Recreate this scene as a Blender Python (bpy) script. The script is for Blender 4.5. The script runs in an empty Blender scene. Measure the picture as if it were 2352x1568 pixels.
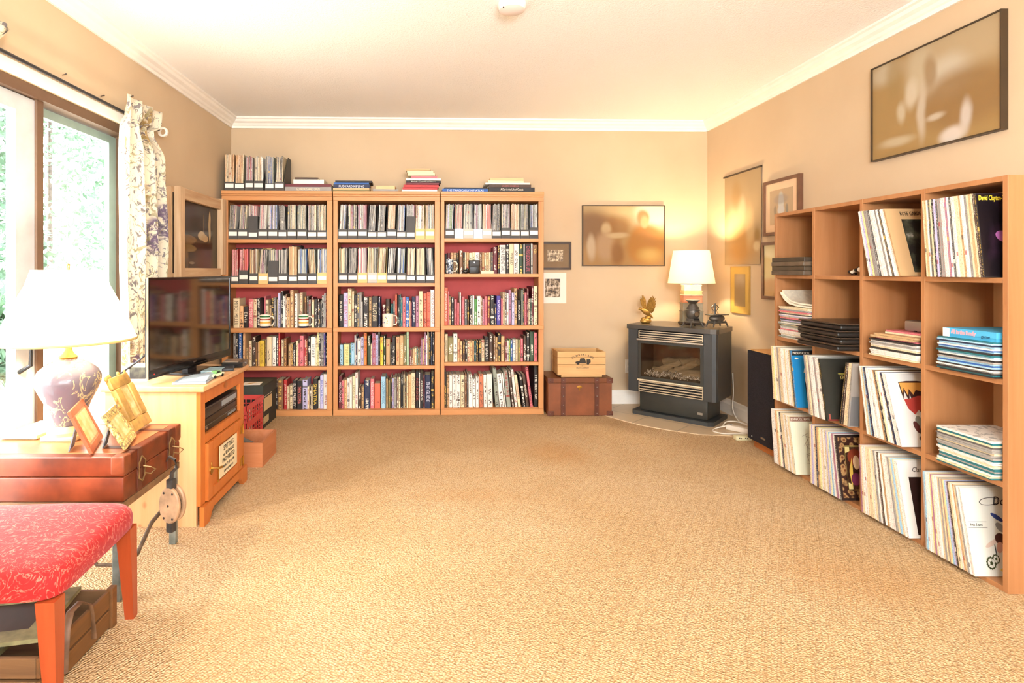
import bpy, bmesh, math, random
from mathutils import Vector, Matrix
R = random.Random(7)
C = bpy.context.scene.collection
SC = bpy.context.scene
pi = math.pi
# ------------------------------------------------------------------ camera, sky, lights, exposure
F = 1300.0; CX = 1005.0; CY = 622.0; EYE = 1.15          # focal length in px of the 2352 px wide frame, horizon, eye height
cam_d = bpy.data.cameras.new('camera'); cam = bpy.data.objects.new('camera', cam_d); C.objects.link(cam)
cam.location = (0, 0, EYE); cam.rotation_euler = (pi/2, 0, 0)
cam_d.sensor_width = 36; cam_d.lens = 36*F/2352
cam_d.shift_x = (1176-CX)/2352; cam_d.shift_y = -(784-CY)/2352
cam_d.clip_start = 0.05
SC.camera = cam
SC.view_settings.view_transform = 'Standard'; SC.view_settings.look = 'None'
SC.view_settings.exposure = -0.15; SC.view_settings.gamma = 1.0; SC.view_settings.use_curve_mapping = False
w = bpy.data.worlds.new('sky'); SC.world = w; w.use_nodes = True
bg = w.node_tree.nodes['Background']; bg.inputs[0].default_value = (0.93, 0.97, 1.0, 1); bg.inputs[1].default_value = 17.0

def area(name, loc, rot, sx, sy, power, col, portal=False):
    d = bpy.data.lights.new(name, 'AREA'); d.shape = 'RECTANGLE'; d.size = sx; d.size_y = sy; d.energy = power; d.color = col
    if portal: d.cycles.is_portal = True
    o = bpy.data.objects.new(name, d); C.objects.link(o); o.location = loc; o.rotation_euler = rot
    return o
def point(name, loc, power, col, r=.05, parent=None):
    d = bpy.data.lights.new(name, 'POINT'); d.energy = power; d.color = col; d.shadow_soft_size = r
    o = bpy.data.objects.new(name, d); C.objects.link(o); o.location = loc
    if parent: o.parent = parent
    return o
sd = bpy.data.lights.new('hazy_sun', 'SUN'); sd.energy = 9; sd.angle = math.radians(28); sd.color = (.93, .97, 1)
so_ = bpy.data.objects.new('hazy_sun', sd); C.objects.link(so_); so_.rotation_euler = Vector((1, .45, -.85)).to_track_quat('-Z', 'Y').to_euler()
XL, XR, ZC = -1.745, 2.34, 2.44        # left wall, right wall, ceiling
YF = -2.3                              # wall behind the camera
area('patio_door_daylight', (XL-.02, 2.15, 1.0), (0, -pi/2, 0), 1.9, 2.1, 1, (1, 1, 1), portal=True)
# unseen fill lights, added behind the camera to brighten the room
area('rear_fill_light', (.35, YF+.12, 1.35), (pi/2, 0, 0), 3.2, 1.9, 34, (.92, .96, 1))  # added fill panel, set inside the rear opening
area('overhead_fill_light', (-.1, -1.1, ZC-.09), (0, 0, 0), .5, .5, 20, (1, .97, .93))  # added overhead fill, has no fixture

fl = area('ceiling_bounce_fill', (.35, -.35, 1.75), (0, 0, 0), .35, .35, 100, (.92, .96, 1))  # added fill, aimed up to brighten the far ceiling
fl.rotation_euler = Vector((0, 2.4, 1.25)).to_track_quat('-Z', 'Y').to_euler()

# ------------------------------------------------------------------ helpers
def L(c):
    if isinstance(c, str): c = [int(c[i:i+2], 16) for i in (0, 2, 4)]
    return tuple((v/255/12.92 if v/255 <= .04045 else ((v/255+.055)/1.055)**2.4) for v in c)+(1.0,)
def PX(px, Y): return (px-CX)*Y/F
def PZ(py, Y): return EYE-(py-CY)*Y/F
class N:
    """small node-tree writer"""
    def __init__(s, name, rough=.6, metal=0, spec=.4):
        s.m = bpy.data.materials.new(name); s.m.use_nodes = True; s.t = s.m.node_tree
        s.b = s.t.nodes['Principled BSDF']; s.out = s.t.nodes['Material Output']
        s.b.inputs['Roughness'].default_value = rough; s.b.inputs['Metallic'].default_value = metal
        s.b.inputs['Specular IOR Level'].default_value = spec
    def n(s, typ, ins=None, **props):
        nd = s.t.nodes.new('ShaderNode'+typ)
        for k, v in props.items(): setattr(nd, k, v)
        for k, v in (ins or {}).items():
            if isinstance(v, bpy.types.NodeSocket): s.t.links.new(v, nd.inputs[k])
            else: nd.inputs[k].default_value = v
        return nd
    def l(s, a, b): s.t.links.new(a, b)
    def coord(s, which='Object'): return s.n('TexCoord').outputs[which]
    def mix(s, f, a, b, mode='MIX'):
        nd = s.n('Mix', data_type='RGBA', blend_type=mode)
        for i, v in ((0, f), (6, a), (7, b)):
            if isinstance(v, bpy.types.NodeSocket): s.l(v, nd.inputs[i])
            else: nd.inputs[i].default_value = v
        return nd.outputs[2]
    def math(s, op, a, b=0.0, c=None):
        nd = s.n('Math', operation=op)
        for i, v in enumerate((a, b) if c is None else (a, b, c)):
            if isinstance(v, bpy.types.NodeSocket): s.l(v, nd.inputs[i])
            else: nd.inputs[i].default_value = v
        return nd.outputs[0]
    def ramp(s, f, stops):
        nd = s.n('ValToRGB', {0: f}); e = nd.color_ramp.elements
        while len(e) < len(stops): e.new(.5)
        for i, (p, c) in enumerate(stops):
            e[i].position = p; e[i].color = c if len(c) == 4 else tuple(c)+(1,)
        return nd.outputs[0]
    def noise(s, vec, scale, detail=3, rough=.55, dist=0):
        return s.n('TexNoise', {'Vector': vec, 'Scale': scale, 'Detail': detail, 'Roughness': rough, 'Distortion': dist}).outputs[0]
    def bump(s, h, strength, dist=.01):
        nd = s.n('Bump', {'Height': h, 'Strength': strength, 'Distance': dist}); s.l(nd.outputs[0], s.b.inputs['Normal'])
    def col(s, c):
        if isinstance(c, bpy.types.NodeSocket): s.l(c, s.b.inputs['Base Color'])
        else: s.b.inputs['Base Color'].default_value = c
        return s
BW = (0, 0, 0, 1), (1, 1, 1, 1)
def plain(name, c, rough=.6, metal=0, var=.06, scale=9, spec=.4, bump=0):
    k = N(name, rough, metal, spec); c = L(c); v = k.coord()
    f = k.noise(v, scale, 4)
    d = tuple(x*(1-var*2.2) for x in c[:3])+(1,); e = tuple(min(1, x*(1+var*1.5)) for x in c[:3])+(1,)
    k.col(k.ramp(f, [(.3, d), (.7, e)]))
    if bump: k.bump(k.noise(v, scale*6, 3), bump, .004)
    return k.m
def wood(name, c1, c2, axis='z', scale=1.0, rough=.45, knots=False):
    k = N(name, rough); st = {'x': (1.2, 22, 22), 'y': (22, 1.2, 22), 'z': (22, 22, 1.2)}[axis]
    mp = k.n('Mapping', {'Vector': k.coord(), 'Scale': tuple(q*scale for q in st)}).outputs[0]
    f = k.noise(mp, 1.0, 6, .65, .6); f2 = k.noise(mp, 5.0, 3, .6)
    c = k.ramp(f, [(.3, L(c1)), (.68, L(c2))])
    c = k.mix(k.math('MULTIPLY', f2, .22), c, L(c1))
    if knots:
        vo = k.n('TexVoronoi', {'Vector': k.n('Mapping', {'Vector': k.coord(), 'Scale': (5, 5, 3)}).outputs[0], 'Scale': 1.3}).outputs[0]
        c = k.mix(k.ramp(vo, [(.05, (1, 1, 1, 1)), (.11, (0, 0, 0, 1))]), c, L('8a4a1c'))
    k.col(c); k.bump(f, .08, .003)
    return k.m

class MB:
    """collects shapes into ONE mesh"""
    def __init__(s): s.bm = bmesh.new(); s.uv = None
    def add(s, tmp, mi=0, M=None):
        if M is not None: bmesh.ops.transform(tmp, matrix=M, verts=tmp.verts)
        vm = {v: s.bm.verts.new(v.co) for v in tmp.verts}
        for f in tmp.faces:
            try: g = s.bm.faces.new([vm[v] for v in f.verts]); g.material_index = mi
            except ValueError: pass
        tmp.free(); return s
    def box(s, x0, y0, z0, x1, y1, z1, mi=0, bev=0, seg=2, M=None):
        t = bmesh.new(); bmesh.ops.create_cube(t, size=1)
        bmesh.ops.scale(t, vec=(abs(x1-x0), abs(y1-y0), abs(z1-z0)), verts=t.verts)
        bmesh.ops.translate(t, vec=((x0+x1)/2, (y0+y1)/2, (z0+z1)/2), verts=t.verts)
        if bev: bmesh.ops.bevel(t, geom=t.edges[:], offset=bev, segments=seg, profile=.5, affect='EDGES')
        return s.add(t, mi, M)
    def hexa(s, p, mi=0):
        """p: 4 bottom points then 4 top points"""
        v = [s.bm.verts.new(q) for q in p]
        for f in ((3, 2, 1, 0), (4, 5, 6, 7), (0, 1, 5, 4), (1, 2, 6, 5), (2, 3, 7, 6), (3, 0, 4, 7)):
            s.bm.faces.new([v[i] for i in f]).material_index = mi
        return s
    def cyl(s, p0, p1, r0, r1=None, n=16, mi=0):
        r1 = r0 if r1 is None else r1; p0, p1 = Vector(p0), Vector(p1); d = p1-p0
        t = bmesh.new(); bmesh.ops.create_cone(t, cap_ends=True, segments=n, radius1=r0, radius2=max(r1, 1e-5), depth=d.length)
        return s.add(t, mi, Matrix.Translation((p0+p1)/2) @ d.to_track_quat('Z', 'Y').to_matrix().to_4x4())
    def ball(s, c, r, sc=(1, 1, 1), mi=0, n=12, M=None):
        t = bmesh.new(); bmesh.ops.create_uvsphere(t, u_segments=n, v_segments=max(6, n*2//3), radius=r)
        bmesh.ops.scale(t, vec=sc, verts=t.verts); bmesh.ops.translate(t, vec=c, verts=t.verts)
        return s.add(t, mi, M)
    def lathe(s, prof, c=(0, 0, 0), n=28, mi=0, M=None, cap=True):
        t = bmesh.new(); rings = []
        for r, z in prof:
            rings.append([t.verts.new((c[0]+r*math.cos(2*pi*i/n), c[1]+r*math.sin(2*pi*i/n), c[2]+z)) for i in range(n)])
        for a, b in zip(rings, rings[1:]):
            for i in range(n): t.faces.new((a[i], a[(i+1) % n], b[(i+1) % n], b[i]))
        if cap:
            t.faces.new(rings[0][::-1]); t.faces.new(rings[-1])
        return s.add(t, mi, M)
    def tube(s, pts, r, n=8, mi=0, flat=1.0, cap=True):
        pts = [Vector(p) for p in pts]; rr = r if isinstance(r, (list, tuple)) else [r]*len(pts)
        t = bmesh.new(); rings = []; up = Vector((0, 0, 1))
        for i, p in enumerate(pts):
            d = (pts[min(i+1, len(pts)-1)]-pts[max(i-1, 0)]).normalized()
            a = d.cross(up)
            if a.length < .05: a = d.cross(Vector((0, 1, 0)))
            a.normalize(); b = a.cross(d).normalized()
            rings.append([t.verts.new(p+a*rr[i]*math.cos(2*pi*k/n)+b*rr[i]*flat*math.sin(2*pi*k/n)) for k in range(n)])
        for q, u in zip(rings, rings[1:]):
            for i in range(n): t.faces.new((q[i], q[(i+1) % n], u[(i+1) % n], u[i]))
        if cap: t.faces.new(rings[0][::-1]); t.faces.new(rings[-1])
        return s.add(t, mi)
    def prism(s, pts, h, mi=0, M=None):
        """2D polygon in local x,y raised by h along local z"""
        t = bmesh.new(); a = [t.verts.new((x, y, 0)) for x, y in pts]; b = [t.verts.new((x, y, h)) for x, y in pts]
        t.faces.new(a[::-1]); t.faces.new(b); n = len(pts)
        for i in range(n): t.faces.new((a[i], a[(i+1) % n], b[(i+1) % n], b[i]))
        return s.add(t, mi, M)
    def build(s, name, mat=None, parent=None, smooth=False, loc=None, rot=None, uvxz=None):
        bmesh.ops.recalc_face_normals(s.bm, faces=s.bm.faces)
        me = bpy.data.meshes.new(name)
        if uvxz:
            w, h = uvxz; uv = s.bm.loops.layers.uv.new('UVMap')
            for f in s.bm.faces:
                for l in f.loops: l[uv].uv = (l.vert.co.x/w, l.vert.co.z/h)
        s.bm.to_mesh(me); s.bm.free()
        for m in (mat if isinstance(mat, (list, tuple)) else [mat]):
            if m: me.materials.append(m)
        if smooth:
            for p in me.polygons: p.use_smooth = True
            me.set_sharp_from_angle(angle=math.radians(38))
        o = bpy.data.objects.new(name, me); C.objects.link(o)
        if parent: o.parent = parent
        if loc: o.location = loc
        if rot: o.rotation_euler = rot
        return o
def tag(o, label, cat, group=None):
    o['label'] = label; o['category'] = cat
    if group: o['group'] = group
    return o
def thing(name, label, cat, loc=(0, 0, 0), rz=0, group=None):
    o = bpy.data.objects.new(name, None); C.objects.link(o); o.empty_display_size = .05
    o.location = loc; o.rotation_euler = (0, 0, rz)
    return tag(o, label, cat, group)
def struct(name, mb, mat, parent=None, **k):
    o = mb.build(name, mat, parent, **k); o['kind'] = 'structure'; return o
def part(name, mb, mat, parent, label=None, **k):
    o = mb.build(name, mat, parent, **k)
    if label: o['label'] = label
    return o
def axes(x, y, o=(0, 0, 0)):
    x, y = Vector(x).normalized(), Vector(y).normalized(); z = x.cross(y)
    return Matrix(((x.x, y.x, z.x, o[0]), (x.y, y.y, z.y, o[1]), (x.z, y.z, z.z, o[2]), (0, 0, 0, 1)))
_tc = {}
def text(name, s, size, M, mat, parent, sx=1.0, bold=.0, align='LEFT', ext=.0003, shear=0, space=1.0):
    """lettering as a real thin mesh; M places the text plane (x = reading direction, y = up)"""
    key = (s, size, sx, bold, align, shear, space)
    if key not in _tc:
        cu = bpy.data.curves.new('lettering', 'FONT'); cu.body = s; cu.size = size; cu.extrude = ext; cu.offset = bold
        cu.align_x = align; cu.align_y = 'CENTER'; cu.resolution_u = 2; cu.shear = shear; cu.space_character = space
        t = bpy.data.objects.new('lettering', cu); C.objects.link(t); bpy.context.view_layer.update()
        me = bpy.data.meshes.new_from_object(t.evaluated_get(bpy.context.evaluated_depsgraph_get()))
        bpy.data.objects.remove(t); bpy.data.curves.remove(cu)
        me.transform(Matrix.Diagonal((sx, 1, 1, 1))); _tc[key] = me
    me = _tc[key].copy(); me.materials.clear(); me.materials.append(mat)
    o = bpy.data.objects.new(name, me); C.objects.link(o)
    if parent: o.parent = parent
    o.matrix_local = M
    return o
ORD = ['', 'first', 'second', 'third', 'fourth', 'fifth', 'sixth', 'seventh', 'eighth', 'ninth', 'tenth', 'eleventh', 'twelfth', 'thirteenth', 'fourteenth', 'fifteenth', 'sixteenth', 'seventeenth', 'eighteenth', 'nineteenth', 'twentieth']
def ordn(n):
    if n <= 20: return ORD[n]
    t = {2: 'twenty', 3: 'thirty', 4: 'forty', 5: 'fifty'}[n//10]
    return (t+'-'+ORD[n % 10]) if n % 10 else t[:-1]+'ieth'

# ------------------------------------------------------------------ shared materials
M = {}
k = N('wall_paint', .75, spec=.2); k.col(k.ramp(k.noise(k.coord(), 2.2, 3), [(.3, L('c4ab8b')), (.7, L('cab292'))])); k.bump(k.noise(k.coord(), 260, 2), .08, .002); M['wall'] = k.m
k = N('ceiling_popcorn', .9, spec=.1); k.col(L('faf7f2')); k.bump(k.noise(k.coord(), 85, 4, .7), .55, .012); M['ceil'] = k.m
M['trim'] = plain('white_trim_paint', 'f3ece0', .45, var=.02)
def carpet():
    k = N('carpet_loops', .95, spec=.08); v = k.coord()
    sm = k.n('Mapping', {'Vector': v, 'Rotation': (0, 0, .55)}).outputs[0]
    n0 = k.noise(v, 30, 2)
    vo = k.n('TexVoronoi', {'Vector': sm, 'Scale': 118, 'Randomness': .62}, feature='F1').outputs[0]
    wv = k.n('TexWave', {'Vector': sm, 'Scale': 30, 'Distortion': 1.6, 'Detail': 2, 'Detail Scale': 6}, bands_direction='X').outputs[0]
    h = k.math('ADD', k.math('MULTIPLY', vo, -1.5), k.math('MULTIPLY', wv, .35))
    big = k.noise(v, 1.1, 4, .6, .4)
    c = k.ramp(big, [(.32, L('c8a67c')), (.5, L('d1b28a')), (.68, L('d8bc97'))])
    c = k.mix(k.ramp(vo, [(.35, (0, 0, 0, 1)), (.75, (.8, .8, .8, 1))]), c, L('a88458'))
    c = k.mix(k.math('MULTIPLY', k.noise(v, 160, 2), .25), c, L('bf9a6a'))
    # darker orange-brown patches with noise-broken edges
    for (x, y, rx, ry, cc, f) in ((.75, 3.6, .35, .5, 'b98045', .35), (1.55, 2.1, .5, .35, 'b98550', .3), (.15, 2.9, .5, .18, 'c08c58', .25)):
        d = k.n('VectorMath', {0: k.n('Mapping', {'Vector': v, 'Location': (-x/rx, -y/ry, 0), 'Scale': (1/rx, 1/ry, 0)}).outputs[0]}, operation='LENGTH').outputs['Value']
        m = k.math('MULTIPLY', k.ramp(k.math('ADD', d, k.math('MULTIPLY', k.noise(v, 3, 3), .6)), [(.5, (1, 1, 1, 1)), (1, (0, 0, 0, 1))]), f)
        c = k.mix(m, c, L(cc))
    k.col(c); k.bump(h, .9, .006); return k.m
M['carpet'] = carpet()
def tile():
    k = N('hearth_tile', .35); v = k.n('Mapping', {'Vector': k.coord(), 'Rotation': (0, 0, pi/4), 'Scale': (1, 1, 1)}).outputs[0]
    br = k.n('TexBrick', {'Vector': v, 'Color1': L('c9b08c'), 'Color2': L('b89b74'), 'Mortar': L('9a8464'), 'Scale': 1.0, 'Mortar Size': .006, 'Brick Width': .33, 'Row Height': .33}, offset=0.0)
    k.col(k.mix(k.math('MULTIPLY', k.noise(v, 9, 5), .5), br.outputs[0], L('d8c4a4'))); return k.m
M['tile'] = tile()
M['pine'] = wood('bookcase_pine', 'bd7e48', 'cd945e', 'z')
M['pine_x'] = wood('bookcase_pine_rail', 'bd7e48', 'cd945e', 'x')
M['red_back'] = plain('bookcase_red_back', 'bb4d4a', .7, var=.06, scale=5)
M['cube'] = wood('cube_shelf_veneer', '9f6a40', 'b07c50', 'z', .8)
M['cube_edge'] = wood('cube_shelf_edge', 'cc9460', 'd8a472', 'y', .8)
M['honey'] = wood('cabinet_honey_pine', 'b56026', 'c67334', 'z', .9, .35)
M['honey_side'] = wood('cabinet_side_pine', 'cb9560', 'd8a87a', 'z', .6, .4, knots=True)
M['black'] = plain('black_plastic', '1c1a19', .35, var=.04)
M['metal'] = plain('steel', 'a8a49c', .3, 1, var=.04)
M['brass'] = plain('brass', 'c89a4a', .28, 1, var=.05)
M['white'] = plain('white_card', 'f2ece0', .7, var=.03)
M['paper'] = plain('paper', 'e6dcc4', .8, var=.06, scale=60)
M['ink'] = plain('ink', '2a2420', .6, var=.02)
M['dkbrown'] = plain('dark_brown', '3a2c22', .5, var=.1)
_ink = {}
def ink(c):
    if c not in _ink: _ink[c] = plain('ink_'+c, c, .6, var=.01)
    return _ink[c]
def page_mat():
    k = N('page_edges', .85, spec=.1); mp = k.n('Mapping', {'Vector': k.coord(), 'Scale': (900, 30, 900)}).outputs[0]
    k.col(k.ramp(k.noise(mp, 1, 2), [(.3, L('c9b894')), (.7, L('e8dcc0'))])); return k.m
M['pages'] = page_mat()
def spine_mat(name, rows, speck, density, rough=.5):
    """object-colour cover with printed marks running down the spine (UV: u across the spine, v up it in metres)"""
    k = N(name, rough); oi = k.n('ObjectInfo'); base = oi.outputs['Color']; rnd = oi.outputs['Random']
    uv = k.n('SeparateXYZ', {0: k.coord('UV')}); u, v = uv.outputs[0], uv.outputs[1]
    bwv = k.n('RGBToBW', {0: base}).outputs[0]
    dark = k.math('LESS_THAN', bwv, .22)
    pale = k.mix(k.math('GREATER_THAN', k.math('FRACT', k.math('MULTIPLY', rnd, 7.3)), .6), L('efe6d4'), L('e0b85a'))
    deep = k.mix(k.math('GREATER_THAN', k.math('FRACT', k.math('MULTIPLY', rnd, 5.1)), .6), L('3a2c28'), L('9a3830'))
    tc = k.mix(dark, deep, pale)
    vec = k.n('CombineXYZ', {0: k.math('MULTIPLY', u, rows), 1: k.math('MULTIPLY', v, density), 2: k.math('MULTIPLY', rnd, 91)}).outputs[0]
    nz = k.noise(vec, 1.0, 1, .5)
    inu = k.math('MULTIPLY', k.math('GREATER_THAN', u, .24), k.math('LESS_THAN', u, .76))
    seg = k.noise(k.n('CombineXYZ', {0: k.math('MULTIPLY', rnd, 57), 1: k.math('MULTIPLY', v, 16)}).outputs[0], 1, 0)
    m = k.math('MULTIPLY', k.math('MULTIPLY', inu, k.math('GREATER_THAN', nz, .52)), k.math('GREATER_THAN', seg, .46 if not speck else .3))
    if speck: m = k.math('MULTIPLY', m, speck)
    if name == 'magazine_spine':
        st = k.noise(k.n('CombineXYZ', {0: k.math('MULTIPLY', u, 4.2), 1: k.math('MULTIPLY', rnd, 77), 2: k.math('MULTIPLY', v, 5)}).outputs[0], 1, 1)
        base = k.mix(k.math('MULTIPLY', k.math('GREATER_THAN', st, .54), .55), k.mix(k.math('MULTIPLY', k.math('LESS_THAN', st, .44), .6), base, L('37322e')), L('efe8dc'))
    c = k.mix(m, base, tc)
    # a printed band on some
    bp = k.math('ADD', .02, k.math('MULTIPLY', rnd, .2))
    band = k.math('MULTIPLY', k.math('LESS_THAN', k.math('ABSOLUTE', k.math('SUBTRACT', v, bp)), .008), k.math('GREATER_THAN', k.math('FRACT', k.math('MULTIPLY', rnd, 13.7)), .68))
    c = k.mix(k.math('MULTIPLY', band, .75), c, tc)
    k.col(c); return k.m
M['book'] = spine_mat('book_cover', 2.2, 0, 210)
M['mag'] = spine_mat('magazine_spine', 1.6, .4, 120, .4)
M['lp'] = spine_mat('record_sleeve_card', 2.5, .45, 190, .55)
def blobs(name, base, items, rough=.35, gloss=.4, dark=.62):
    """soft-focus print: items are (u, v, radius_u, radius_v, colour, softness, strength)"""
    k = N(name, rough, spec=gloss); uv = k.coord('UV'); c = L(base)
    wob = k.n('VectorMath', {0: uv, 1: k.n('VectorMath', {0: k.n('TexNoise', {'Vector': uv, 'Scale': 2.3}).outputs['Color'], 1: (.07, .07, 0)}, operation='MULTIPLY').outputs[0]}, operation='ADD').outputs[0]
    for (u, v, ru, rv, cc, so, st) in items:
        mp = k.n('Mapping', {'Vector': wob, 'Location': (-(u+.035)/ru, -(v+.035)/rv, 0), 'Scale': (1/ru, 1/rv, 0)}).outputs[0]
        d = k.n('VectorMath', {0: mp}, operation='LENGTH').outputs['Value']
        f = k.n('MapRange', {'Value': d, 'From Min': 1-so, 'From Max': 1+so, 'To Min': st, 'To Max': 0}, interpolation_type='SMOOTHSTEP').outputs[0]
        c = k.mix(f, c, L(cc))
    c = k.mix(1.0, c, (dark, dark, dark, 1), 'MULTIPLY'); k.col(c); return k.m
def glass_mat(name, tint=(1, 1, 1, 1), refl=.06, rough=.0):
    m = bpy.data.materials.new(name); m.use_nodes = True; t = m.node_tree; t.nodes.clear()
    o = t.nodes.new('ShaderNodeOutputMaterial'); mx = t.nodes.new('ShaderNodeMixShader')
    a = t.nodes.new('ShaderNodeBsdfTransparent'); g = t.nodes.new('ShaderNodeBsdfGlossy'); a.inputs[0].default_value = tint; g.inputs['Roughness'].default_value = rough
    mx.inputs[0].default_value = refl; t.links.new(a.outputs[0], mx.inputs[1]); t.links.new(g.outputs[0], mx.inputs[2]); t.links.new(mx.outputs[0], o.inputs[0])
    return m
M['glass'] = glass_mat('window_glass', refl=.05)
def shade_mat(name, c, tr=.6):
    m = bpy.data.materials.new(name); m.use_nodes = True; t = m.node_tree; t.nodes.clear()
    o = t.nodes.new('ShaderNodeOutputMaterial'); mx = t.nodes.new('ShaderNodeMixShader'); nz = t.nodes.new('ShaderNodeTexNoise'); nz.inputs['Scale'].default_value = 300
    a = t.nodes.new('ShaderNodeBsdfDiffuse'); g = t.nodes.new('ShaderNodeBsdfTranslucent'); a.inputs[0].default_value = L(c); g.inputs[0].default_value = L(c)
    mx.inputs[0].default_value = tr; t.links.new(a.outputs[0], mx.inputs[1]); t.links.new(g.outputs[0], mx.inputs[2]); t.links.new(mx.outputs[0], o.inputs[0])
    return m
M['shade'] = shade_mat('lamp_shade_linen', 'fbf4e6')

# ------------------------------------------------------------------ room shell
def bw(x): return 4.91+.03*(x-XR)         # the back wall runs very slightly askew
TH = math.atan(.03)
T = .12
struct('floor', MB().box(XL, YF, -.05, XR, 5.0, 0), M['carpet'])
struct('ceiling', MB().box(XL-.1, YF-.1, ZC, XR+.1, 5.1, ZC+.08), M['ceil'])
m = MB(); m.hexa([(XL-T, bw(XL-T), 0), (XR+T, bw(XR+T), 0), (XR+T, bw(XR+T)+T, 0), (XL-T, bw(XL-T)+T, 0), (XL-T, bw(XL-T), ZC), (XR+T, bw(XR+T), ZC), (XR+T, bw(XR+T)+T, ZC), (XL-T, bw(XL-T)+T, ZC)])
struct('wall_back', m, M['wall'])
struct('wall_right', MB().box(XR, YF, 0, XR+T, 5.05, ZC), M['wall'])
DY0, DY1, DZ = 1.06, 3.24, 1.955          # patio door opening in the left wall
m = MB(); m.box(XL-T, YF, 0, XL, DY0, ZC); m.box(XL-T, DY1, 0, XL, 5.0, ZC); m.box(XL-T, DY0, DZ, XL, DY1, ZC)
struct('wall_left', m, M['wall'])
m = MB(); m.box(XL, YF-T, 0, -1.3, YF, ZC); m.box(2.0, YF-T, 0, XR, YF, ZC); m.box(-1.3, YF-T, 0, 2.0, YF, .35); m.box(-1.3, YF-T, 2.32, 2.0, YF, ZC)
struct('wall_front', m, M['wall'])
w2 = struct('added_rear_window', MB().box(-1.3, YF-.1, .35, 2.0, YF-.07, .42).box(-1.3, YF-.1, 2.25, 2.0, YF-.07, 2.32).box(-1.3, YF-.1, .42, -1.23, YF-.07, 2.25).box(1.93, YF-.1, .42, 2.0, YF-.07, 2.25).box(.32, YF-.1, .42, .38, YF-.07, 2.25), M['trim'])  # unseen window, added to go with the rear fill light
part('window_pane', MB().box(-1.23, YF-.09, .42, 1.93, YF-.085, 2.25), M['glass'], w2)
# crown moulding and baseboards
CR = [(0, 0), (.07, 0), (.07, .012), (.058, .018), (.05, .034), (.03, .046), (.022, .06), (.012, .066), (.012, .085), (0, .085)]
def run(name, prof, p0, p1, inward, up, mat):
    """profile (out from wall, down/up) swept from p0 to p1"""
    m = MB(); a = []; b = []
    for (o, d) in prof:
        a.append(m.bm.verts.new(Vector(p0)+Vector(inward)*o+Vector((0, 0, up*d)))); b.append(m.bm.verts.new(Vector(p1)+Vector(inward)*o+Vector((0, 0, up*d))))
    n = len(a)
    for i in range(n): m.bm.faces.new((a[i], a[(i+1) % n], b[(i+1) % n], b[i]))
    m.bm.faces.new(a[::-1]); m.bm.faces.new(b)
    return struct(name, m, mat)
run('trim_1', CR, (XL, bw(XL), ZC), (XR, bw(XR), ZC), (.03, -1, 0), -1, M['trim'])
run('trim_2', CR, (XL, YF, ZC), (XL, bw(XL), ZC), (1, 0, 0), -1, M['trim'])
run('trim_3', CR, (XR, YF, ZC), (XR, bw(XR), ZC), (-1, 0, 0), -1, M['trim'])
BB = [(0, 0), (.016, 0), (.016, .085), (.011, .1), (.008, .118), (0, .124)]
run('baseboard_back', BB, (XL, bw(XL), 0), (XR, bw(XR), 0), (.03, -1, 0), 1, M['trim'])
run('baseboard_right', BB, (XR, YF, 0), (XR, bw(XR), 0), (-1, 0, 0), 1, M['trim'])
run('baseboard_left', BB, (XL, DY1+.02, 0), (XL, bw(XL), 0), (1, 0, 0), 1, M['trim'])
# tiled hearth corner, its front edge an easy curve
pts = [(1.20, bw(1.2)-.016), (1.25, 4.62), (1.352, 4.45), (1.43, 4.32), (1.521, 4.2), (1.67, 4.07), (1.845, 3.966), (2.08, 3.93), (XR-.016, 3.92), (XR-.016, bw(XR)-.016)]
struct('floor_hearth', MB().prism(pts, .006), M['tile'])

# patio door (sliding): door_1
dm = plain('bronze_door_frame', '6e5440', .4, .3, var=.05); al = plain('aluminium_sash', 'e2eaf0', .35, .6, var=.03)
d1 = struct('door_1', MB().box(XL-.11, DY0, 1.905, XL-.005, DY1, DZ-.002).box(XL-.11, DY0, 0, XL-.005, DY1, .035).box(XL-.11, DY0, .035, XL-.005, DY0+.04, 1.905).box(XL-.11, DY1-.035, .035, XL-.005, DY1, 1.905), dm)
part('meeting_stile', MB().box(XL-.085, 2.495, .035, XL-.02, 2.535, 1.905), dm, d1)
m = MB(); m.box(XL-.07, DY0+.04, .035, XL-.03, DY0+.1, 1.9); m.box(XL-.07, 2.38, .035, XL-.03, 2.493, 1.9); m.box(XL-.07, DY0+.1, .035, XL-.03, 2.38, .12); m.box(XL-.07, DY0+.1, 1.83, XL-.03, 2.38, 1.9)
sa = part('sliding_sash', m, al, d1)
part('glass_pane', MB().box(XL-.052, DY0+.1, .12, XL-.048, 2.38, 1.83), M['glass'], sa)
m = MB(); m.box(XL-.1, 2.535, .035, XL-.075, 2.56, 1.9); m.box(XL-.1, 3.135, .035, XL-.075, DY1-.035, 1.9); m.box(XL-.1, 2.56, .035, XL-.075, 3.135, .1); m.box(XL-.1, 2.56, 1.86, XL-.075, 3.135, 1.9)
fs = part('fixed_sash', m, plain('weathered_green_sash', '8fa39a', .5, .2), d1)
part('glass_pane', MB().box(XL-.09, 2.56, .1, XL-.086, 3.135, 1.86), M['glass'], fs)
part('door_handle', MB().tube([(XL-.03, 2.40, .72), (XL+.02, 2.40, .75), (XL+.025, 2.40, .85), (XL+.02, 2.40, .95), (XL-.03, 2.40, .98)], .009), M['black'], d1)
struct('trim_4', MB().box(XL, DY0-.06, DZ, XL+.02, DY1+.04, DZ+.055, bev=.004).box(XL, DY1, 0, XL+.012, DY1+.04, DZ), M['trim'])
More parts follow.
